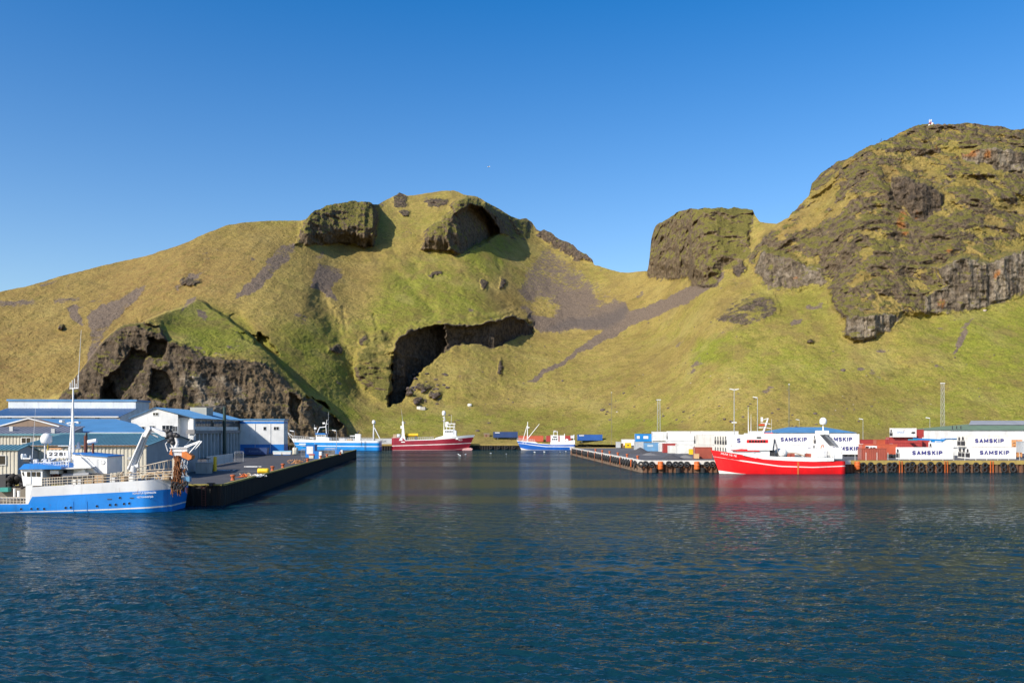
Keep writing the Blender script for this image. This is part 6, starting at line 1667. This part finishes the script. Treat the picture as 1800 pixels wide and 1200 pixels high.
# the net itself: many overlapping strands hanging from the gallows
mb = MB()
for k in range(260):
    t0 = random.random(); x_ = 312 + random.gauss(0, 1) * (3 + 5 * t0); y_ = 800 + 62 * t0
    p = S.at(min(max(x_, 302), 331), y_, -4.3 + 2.6 * (1 - t0) + random.uniform(-.5, .4))
    mb.tube(p, p + Vector((random.uniform(-.15, .15), random.uniform(-.12, .12), -random.uniform(.3, .8))), .05 + .06 * random.random(), .03, n=5)
nb_ = tag(mb.build('hanging_net', M_net, S.o), kind='stuff')
mb = MB()
for k in range(60):
    t0 = random.random(); p = S.at(318 + 12 * random.random(), 806 + 40 * t0, -3.0 + random.random()); mb.tube(p, p + Vector((random.uniform(-.12, .2), 0, -random.uniform(.2, .5))), .05, .03, n=5)
tag(mb.build('pale_net', M_soff, S.o), kind='stuff')
for (x_, y_) in ((305, 850), (309, 858), (314, 862), (318, 857), (322, 853), (326, 849), (311, 851), (304, 856)):
    p = S.at(x_, y_, -4.5); o_ = obj('bobbin', TY_ME, S.o, p, (0, random.random() * 3, random.uniform(-.5, .5))); o_.scale = (.46, .6, .46)
S.box('blue_tub', 324, 333, 838, 846, -3.0, -2.2, paint('tub_blue', (.12, .30, .48), .5, .2))
# ------------------------------------------------------------------ loose things on the left pier
def gp(px_, py_, z=ZQ):
    D_ = (CZ - z) * F / (py_ - HZ); return Vector((PX(px_, D_), D_, z))
fn = thing('sheet_fence', 'row of pale corrugated metal fence panels standing on the dark pier', 'fence', gp(363, 821))
q = gp(410, 812.5) - gp(363, 821); n_ = 11
for k in range(n_):
    a_, b_ = q * (k / n_), q * ((k + .94) / n_)
    mb = MB(); corr(mb, (a_.x, a_.y), (b_.x, b_.y), .15, 2.05, 2.05, .25, .05); mb.build('panel', paint('galvanised_panel', (.55, .56, .56), .5, .4, (.3, .28, .25)), fn)
MB().tube(Vector((0, .15, 1.2)), q + Vector((0, .15, 1.2)), .05, n=5).build('fence_rail', M_steel, fn)
o = thing('gate_frame', 'pale tubular gate frame at the end of the metal fence', 'gate', gp(413, 811.5))
mb = MB(); mb.path([(0, 0, 0), (0, 0, 2.3), (1.7, .6, 2.3), (1.7, .6, 0)], .06); mb.build('frame', M_steel, o)
for k in range(6): MB().tube((.24 * (k + 1), .085 * (k + 1), .1), (.24 * (k + 1), .085 * (k + 1), 2.25), .025, n=4).build('bar', M_steel, o)
o = thing('waste_skip', 'dark blue waste skip with faded print before the white and blue building', 'skip', gp(431, 800.5))
w_ = (468 - 431) / F * gp(431, 800.5).y
MB().prism([(0, .25), (w_, .25), (w_ + .3, 2.1), (-.3, 2.1)], 0, 2.2, 'Y').build('body', COLS['navy'], o)
MB().box(-.35, w_ + .35, -.05, 2.25, 2.1, 2.2).build('rim', COLS['navy'], o); MB().box(.4, w_ - .4, .3, 1.9, 0, .25).build('skid', M_dark, o)
lettering('Eimskip', 3.6, .75, paint('faded_print', (.16, .24, .36), .7, 0, var=0), o, (w_ * .48, -.03, 1.15), (math.pi / 2, 0, 0))
o = thing('forklift', 'dark forklift parked in the shade beside the warehouse gable', 'forklift', gp(347, 829))
MB().box(0, 2.6, 0, 1.4, .5, 1.3).build('body', paint('forklift_grey', (.16, .17, .18), .6, .3), o)
MB().box(.5, 1.9, .15, 1.25, 2.2, 2.35).build('roof', M_dark, o)
for x_ in (.55, 1.8): MB().tube((x_, .2, 1.3), (x_, .2, 2.2), .05, n=5).build('pillar', M_dark, o)
for x_ in (2.7, 2.85): MB().box(x_, x_ + .1, .2, 1.2, .1, 2.6).build('fork_mast', M_yelb, o)
for x_ in (.5, 2.1):
    for y_ in (0, 1.4):
        m_ = MB(); wheel_at(m_, x_, y_, .4, .4, .3); m_.build('wheel', M_rub, o)
o = thing('concrete_bin', 'grey concrete bin standing at the warehouse corner', 'bin', gp(344, 832))
MB().prism([(0, 0), (2.2, 0), (2.3, 1.7), (-.1, 1.7)], 0, 1.6, 'Y').build('body', M_conc, o); MB().box(-.15, 2.35, -.05, 1.65, 1.7, 1.85).build('rim', M_conc, o)
o = thing('net_pile', 'tangled pile of orange and white nets on the pier edge', 'net', gp(440, 838))
for (m_, dx, s_) in ((M_rope, 0, 1), (M_ora, -1.0, .6), (M_swhite, 1.2, .7)):
    mb = MB()
    for k in range(40):
        p = Vector((dx + random.gauss(0, .6) * s_, random.gauss(0, .6), abs(random.gauss(.25, .2)) * s_)); mb.tube(p, p + Vector((random.uniform(-.5, .5), random.uniform(-.4, .4), random.uniform(-.15, .2))), .07, .05, n=5)
    tag(mb.build('net_heap', m_, o), kind='stuff')
o = thing('net_pile', 'tan net heap farther along the pier edge', 'net', gp(521, 814))
mb = MB()
for k in range(60):
    p = Vector((random.gauss(0, .8), random.gauss(0, 1.2), abs(random.gauss(.35, .25)))); mb.tube(p, p + Vector((random.uniform(-.6, .6), random.uniform(-.4, .4), random.uniform(-.15, .2))), .09, .06, n=5)
tag(mb.build('net_heap', paint('net_orange_tan', (.50, .24, .10), .9, .4), o), kind='stuff')
o = thing('float_drum', 'yellow drum lying on the pier edge next to the nets', 'drum', gp(463, 832)); MB().lathe((0, 0, .45), [(.02, -.9), (.42, -.9), (.45, -.6), (.42, -.3), (.45, 0), (.42, .3), (.45, .6), (.42, .9), (.02, .9)], 'X', 12).build('drum', M_yelb, o); MB().box(-.7, .7, -.3, .3, 0, .06).build('pallet', M_wood, o)
o = thing('plank_stack', 'white plank lying on the bare pier', 'plank', gp(429, 820.5)); MB().box(0, 2.6, 0, .5, 0, .16).build('plank', M_swhite, o); MB().box(1.2, 3.2, .6, .9, 0, .14).build('plank', M_concw, o)
o = thing('rope_spill', 'pale scatter of ropes in front of the metal fence', 'rope', gp(378, 826.5))
mb = MB()
for k in range(30):
    p = Vector((random.uniform(0, 3.4), random.gauss(0, .3), .04)); mb.tube(p, p + Vector((random.uniform(-.5, .5), random.uniform(-.2, .2), .03)), .05, n=5)
tag(mb.build('rope', M_soff, o), kind='stuff')
o = thing('pump_cabin', 'bright blue service cabin with a white door panel near the pier end', 'cabin', gp(537, 803.5)); sc2 = gp(537, 803.5).y / F
MB().box(0, 16 * sc2, 0, 3, 0, 3.2).build('body', M_bblue, o); MB().box(-.1, 16.6 * sc2, -.1, 3.1, 3.2, 3.35).build('roof', M_bblue, o); MB().box(.3, 2.0, -.05, 0, .9, 2.9).build('panel', M_white, o)
o = thing('pump_cabin', 'small blue and white box in front of the service cabin', 'box', gp(551, 806)); MB().box(0, 1.3, 0, 1.2, 0, 1.9).build('body', M_bblue, o); MB().box(1.3, 2.0, .05, 1.15, 0, 1.8).build('side_tank', M_white, o)
o = thing('life_ring_stand', 'red and cream box on the pier beside the small blue box', 'box', gp(543, 806)); MB().box(0, 1.4, 0, .9, .1, .9).build('body', COLS['beige'], o); MB().box(-.05, 1.45, -.05, .95, .9, 1.2).build('lid', COLS['red'], o)
o = thing('wire_cage', 'wire mesh cage near the end of the pier', 'cage', gp(571, 800))
mb = MB()
for k in range(9): mb.tube((k * .36, 0, 0), (k * .36, 0, 2), .03, n=4); mb.tube((k * .36, 1.6, 0), (k * .36, 1.6, 2), .03, n=4)
mb.build('mesh', M_rail, o)
for z_ in (.05, 2.0):
    MB().path([(0, 0, z_), (2.9, 0, z_), (2.9, 1.6, z_), (0, 1.6, z_), (0, 0, z_)], .05).build('rim', M_rail, o)
o = thing('wire_cage', 'wire mesh cage beside the blue service cabin', 'cage', gp(529.5, 802.5)); mb = MB()
for k in range(6): mb.tube((k * .3, 0, 0), (k * .3, 0, 2), .03, n=4)
mb.build('mesh', M_steel, o); MB().path([(0, 0, .05), (1.5, 0, .05), (1.5, 0, 2), (0, 0, 2), (0, 0, .05)], .05).build('rim', M_steel, o)
o = thing('pump_cabin', 'small blue box with white side at the very end of the pier', 'box', gp(589, 797.5)); MB().box(0, 1.5, 0, 1.5, 0, 1.5).build('body', M_bblue, o); MB().box(1.5, 2.2, .1, 1.3, 0, 1.2).build('side_tank', M_white, o)
light_pole(553.5, 771, gp(553, 803).y, 'pale lamp post beside the blue service cabin on the pier', 1, .13)
light_pole(591.5, 757, gp(591, 797).y, 'pale lamp post at the end of the pier before the long blue ship', 1, .13)
light_pole(517.5, 758, gp(517, 799).y, 'pale lamp post beside the white and blue building', 1, .1)
o = thing('pallet_box', 'cream barrel-like tank at the corner of the white and blue building', 'tank', gp(513, 799)); MB().lathe((.8, .8, 0), [(.02, 0), (.8, 0), (.85, .3), (.8, 1.1), (.85, 1.8), (.6, 2.1), (.02, 2.15)], 'Z', 14).build('tank', COLS['beige'], o); MB().box(.2, 1.4, .2, 1.4, -.0, .05).build('base', M_dark, o)
for (x_, lb) in ((480, 'first'), (496, 'second')):
    o = thing('fish_tub_stack', 'white and blue tub at the foot of the blue base band, %s from the skip' % lb, 'tub', gp(x_, 799.5)); MB().prism([(0, .2), (2.4, .2), (2.5, 1.1), (-.1, 1.1)], 0, 1.4, 'Y').build('tub', M_white, o); MB().box(-.1, 2.5, -.05, 1.45, 1.0, 1.2).build('rim', paint('pale_blue_rim', (.35, .62, .75), .5, .2), o); MB().box(.2, 2.2, .1, 1.3, 0, .2).build('runner', M_bblue, o)
o = thing('mooring_rope', 'thin mooring rope from the blue ship stern to the pier bollard', 'rope', (0, 0, 0))
p0, p1 = P(336, 850, 106.5), gp(372, 852) + Vector((0, 0, .3)); mb = MB()
pts = [p0.lerp(p1, k / 8) - Vector((0, 0, .35 * math.sin(math.pi * k / 8))) for k in range(9)]
mb.path(pts, .035); mb.build('rope', M_dark, o)
o = thing('mooring_cleat', 'dark cleat on the near corner of the pier', 'cleat', gp(371, 853.5)); MB().box(-.5, .5, -.15, .15, .25, .4).build('horn', M_dark, o); MB().box(-.2, .2, -.2, .2, 0, .25).build('base', M_dark, o)
o = thing('quay_ladder', 'dark rusty ladder on the shaded near end of the pier', 'ladder', (PX(359, 111.6), 111.55, 0))
for s_ in (-.25, .25): MB().box(s_ - .04, s_ + .04, -.2, -.1, -.3, 2.7).build('rail', M_exh, o)
for k in range(8): MB().box(-.25, .25, -.18, -.12, .05 + .33 * k, .1 + .33 * k).build('rung', M_exh, o)

# ------------------------------------------------------------------ things on the slopes
def boulder_mesh(seed, mat_):
    bm = bmesh.new(); bmesh.ops.create_icosphere(bm, subdivisions=2, radius=1)
    rr = random.Random(seed)
    dirs = [Vector((rr.gauss(0, 1), rr.gauss(0, 1), rr.gauss(0, 1))).normalized() for _ in range(9)]
    cuts = [rr.uniform(.45, .85) for _ in dirs]
    for v in bm.verts:
        p = v.co.copy()
        for d, c_ in zip(dirs, cuts):
            e = p.dot(d)
            if e > c_: p -= d * (e - c_) * .9
        v.co = p * rr.uniform(.94, 1.05)
        v.co.z *= .72
    me = bpy.data.meshes.new('boulder'); bm.to_mesh(me); bm.free(); me.materials.append(mat_)
    return me
def rockmat(name, a_, b_):
    m = bpy.data.materials.new(name); m.use_nodes = True; t = m.node_tree; bs = t.nodes['Principled BSDF']
    pos = t.nodes.new('ShaderNodeNewGeometry').outputs['Position']
    c_ = mixc(t, rng(t, noise(t, 1.2, 6, .7, pos), .3, .7), a_, b_); t.links.new(c_, bs.inputs['Base Color']); bs.inputs['Roughness'].default_value = .95
    return m
RMD = rockmat('dark_lava_rock', (.05, .038, .036), (.14, .105, .09)); RML = rockmat('pale_rock', (.22, .18, .15), (.46, .40, .34))
BMS = [boulder_mesh(i, RMD) for i in range(6)]; BML = [boulder_mesh(20 + i, RML) for i in range(3)]
def boulder(px_, py_, wpx, pale=False, label=None, group=None):
    p = ground_at(px_, py_); s_ = wpx / F * p.y / 2
    o = obj('boulder', random.choice(BML if pale else BMS), None, p + Vector((0, 0, -s_ * .15)), (random.uniform(-.3, .3), random.uniform(-.3, .3), random.uniform(0, 6)))
    o.scale = (s_ * random.uniform(.9, 1.2), s_ * random.uniform(.8, 1.1), s_ * random.uniform(.75, 1.05))
    tag(o, label or ('small pale boulder lying on the green slope' if pale else 'small dark boulder lying on the grass slope above the harbour'), 'boulder', group or ('pale boulders on the slope' if pale else 'dark boulders on the slope'))
    return o
boulder(1059, 721, 11, False, 'large dark boulder on the slope above the royal blue container', 'named boulders'); boulder(1433, 727, 9, False, 'dark angular boulder above the radome of the red trawler', 'named boulders')
boulder(1481, 651, 11, False, 'solitary dark boulder high on the green slope', 'named boulders'); boulder(1273, 736, 10, False, 'dark boulder left of the tall white light pole', 'named boulders')
boulder(1286, 741, 11, False, 'dark boulder clump right of the tall light pole', 'named boulders'); boulder(1085, 724, 6, True, 'white streaked stone near the thin lattice mast', 'named boulders')
boulder(1731, 545, 8, True, 'pale boulder below the right-hand cliff band', 'named boulders'); boulder(105, 577, 8, False, 'lone black boulder on the brown left slope', 'named boulders')
boulder(805, 739, 8, False, 'dark boulder above the bow of the maroon trawler', 'named boulders'); boulder(839, 757, 9, False, 'dark boulder left of the navy trailer container', 'named boulders')
rb_ = random.Random(11)
for (ar_, n_, x0, x1, y0, y1, w0, w1) in (('on the slope behind the pale container rows', 46, 1040, 1400, 690, 750, 3, 8), ('strewn below the dark cave', 30, 716, 790, 655, 712, 6, 13), ('on the straw slope right of the cave', 20, 780, 1000, 600, 740, 2.5, 5.5), ('on the slope above the red containers', 16, 1400, 1560, 690, 745, 2.5, 5), ('high on the green slope under the right cliff', 14, 1560, 1790, 560, 720, 2.5, 5), ('on the grass just above the maroon trawler', 10, 680, 860, 728, 752, 3, 7), ('beside the grey track below the flat-topped crag', 12, 1100, 1300, 560, 690, 2.5, 5)):
    for k in range(n_):
        boulder(rb_.uniform(x0, x1), rb_.uniform(y0, y1), rb_.uniform(w0, w1) * (1.25 if rb_.random() < .15 else .9), False, 'small dark boulder ' + ar_, 'dark boulders ' + ar_)
for k in range(26): boulder(rb_.uniform(1080, 1790), rb_.uniform(650, 745), rb_.uniform(1.8, 3.6), True)
# summit mast and small huts
p = ground_at(1639, 222)
o = thing('summit_mast', 'red and white radio mast on the summit of the right mountain', 'radio mast', (p.x, p.y + 3, p.z - 1))
MR = paint('mast_red', (.5, .05, .04), .6, .1)
for k in range(4):
    seg = MB()
    for (x_, y_) in ((-.5, -.5), (.5, -.5), (.5, .5), (-.5, .5)): seg.tube((x_, y_, k * 1.6), (x_, y_, k * 1.6 + 1.6), .16, n=5)
    seg.tube((-.5, -.5, k * 1.6), (.5, -.5, k * 1.6 + 1.6), .1, n=4); seg.build('mast_section', MR if k % 2 == 0 else M_swhite, o)
for (x_, z_) in ((-1.0, 2.2), (1.0, 3.4), (1.1, 1.6)): MB().lathe((x_, -.6, z_), [(.02, 0), (.8, -.25), (.8, -.35), (.02, -.1)], 'Y', 12).build('dish', M_swhite, o)
p = ground_at(1549, 251)
o = thing('survey_tripod', 'thin dark survey mark on the ridge of the right mountain', 'survey mark', (p.x, p.y + 1, p.z - .5)); MB().tube((0, 0, 0), (.4, 0, 3.6), .12, n=5).build('pole', M_dark, o); MB().tube((-1.4, 0, 0), (.4, 0, 3.2), .09, n=5).build('stay', M_dark, o)
p = ground_at(740, 719)
o = thing('stone_hut', 'low grey stone ruin on the grass below the cave', 'ruin', (p.x - 2.4, p.y - 1, p.z - .6), math.radians(-14)); MB().box(0, 2.2, 0, 2, 0, 2.0).build('block', M_concw, o); MB().box(2.25, 5.0, .1, 2.2, -.1, 1.7).build('block', M_conc, o)
p = ground_at(825, 714.5)
o = thing('water_tank', 'small white cylindrical tank on the grass above the far quay', 'tank', (p.x, p.y, p.z - .2)); MB().lathe((0, 0, .9), [(.02, -1.1), (.8, -1.1), (.85, 0), (.8, 1.1), (.02, 1.1)], 'X', 14).build('tank', M_swhite, o); MB().box(-.8, .8, -.5, .5, 0, .25).build('cradle', M_conc, o)
p = ground_at(856, 768)
o = thing('bait_shed', 'little weathered brown shed beside the navy trailer container', 'shed', (p.x - 1.8, p.y - .5, p.z - .15)); w_ = 12.5 * 438 / F
MB().box(0, w_ * .8, 0, 2, .0, 1.7).build('wall', M_wood, o); MB().box(-.1, w_ * .8 + .1, -.1, 2.1, 1.7, 1.85).build('roof', M_conc, o); MB().box(.9, 1.5, -.04, 0, 0, 1.4).build('door', M_exh, o)
# gulls on the water and one in the air
def gull_mesh():
    mb = MB(); mb.lathe((0, 0, .09), [(.01, -.24), (.06, -.18), (.10, -.05), (.10, .06), (.06, .16), (.055, .22), (.03, .27), (.008, .30)], 'X', 8)
    mb.lathe((.22, 0, .2), [(.01, -.07), (.05, -.03), (.055, .03), (.03, .07), (.006, .12)], 'X', 7); return mb
GU = gull_mesh().mesh('seagull', paint('gull_white', (.85, .85, .85), .7, 0))
GUX = [(806, 799), (818, 799), (863, 797), (890, 798.5), (940, 795), (957, 794.5), (985, 795), (995, 794), (809, 801)]
for (x_, y_) in GUX:
    D_ = CZ * F / (y_ - HZ); o = obj('seagull', GU, None, (PX(x_, D_), D_, .02), (0, 0, random.random() * 6)); o.scale = (1.6, 1.6, 1.6)
    tag(o, 'white gull floating on the far basin, %s from the left' % ORD[sorted(GUX).index((x_, y_))], 'gull', 'gulls on the water')
fg = thing('seagull', 'white gull flying against the blue sky above the left hill', 'gull', P(859, 294, 300)); g2 = obj('body', GU, fg); g2.scale = (1.6, 1.6, 1.6)
MB().add([(-.15, 0, .1), (.2, 0, .1), (.05, .5, .28), (-.25, 1.05, .1), (-.2, .5, .25), (.05, -.5, .28), (-.25, -1.05, .1), (-.2, -.5, .25)], [(0, 1, 2, 4), (4, 2, 3), (1, 0, 7, 5), (5, 7, 6)]).build('wing', MATS['gull_white'], fg)
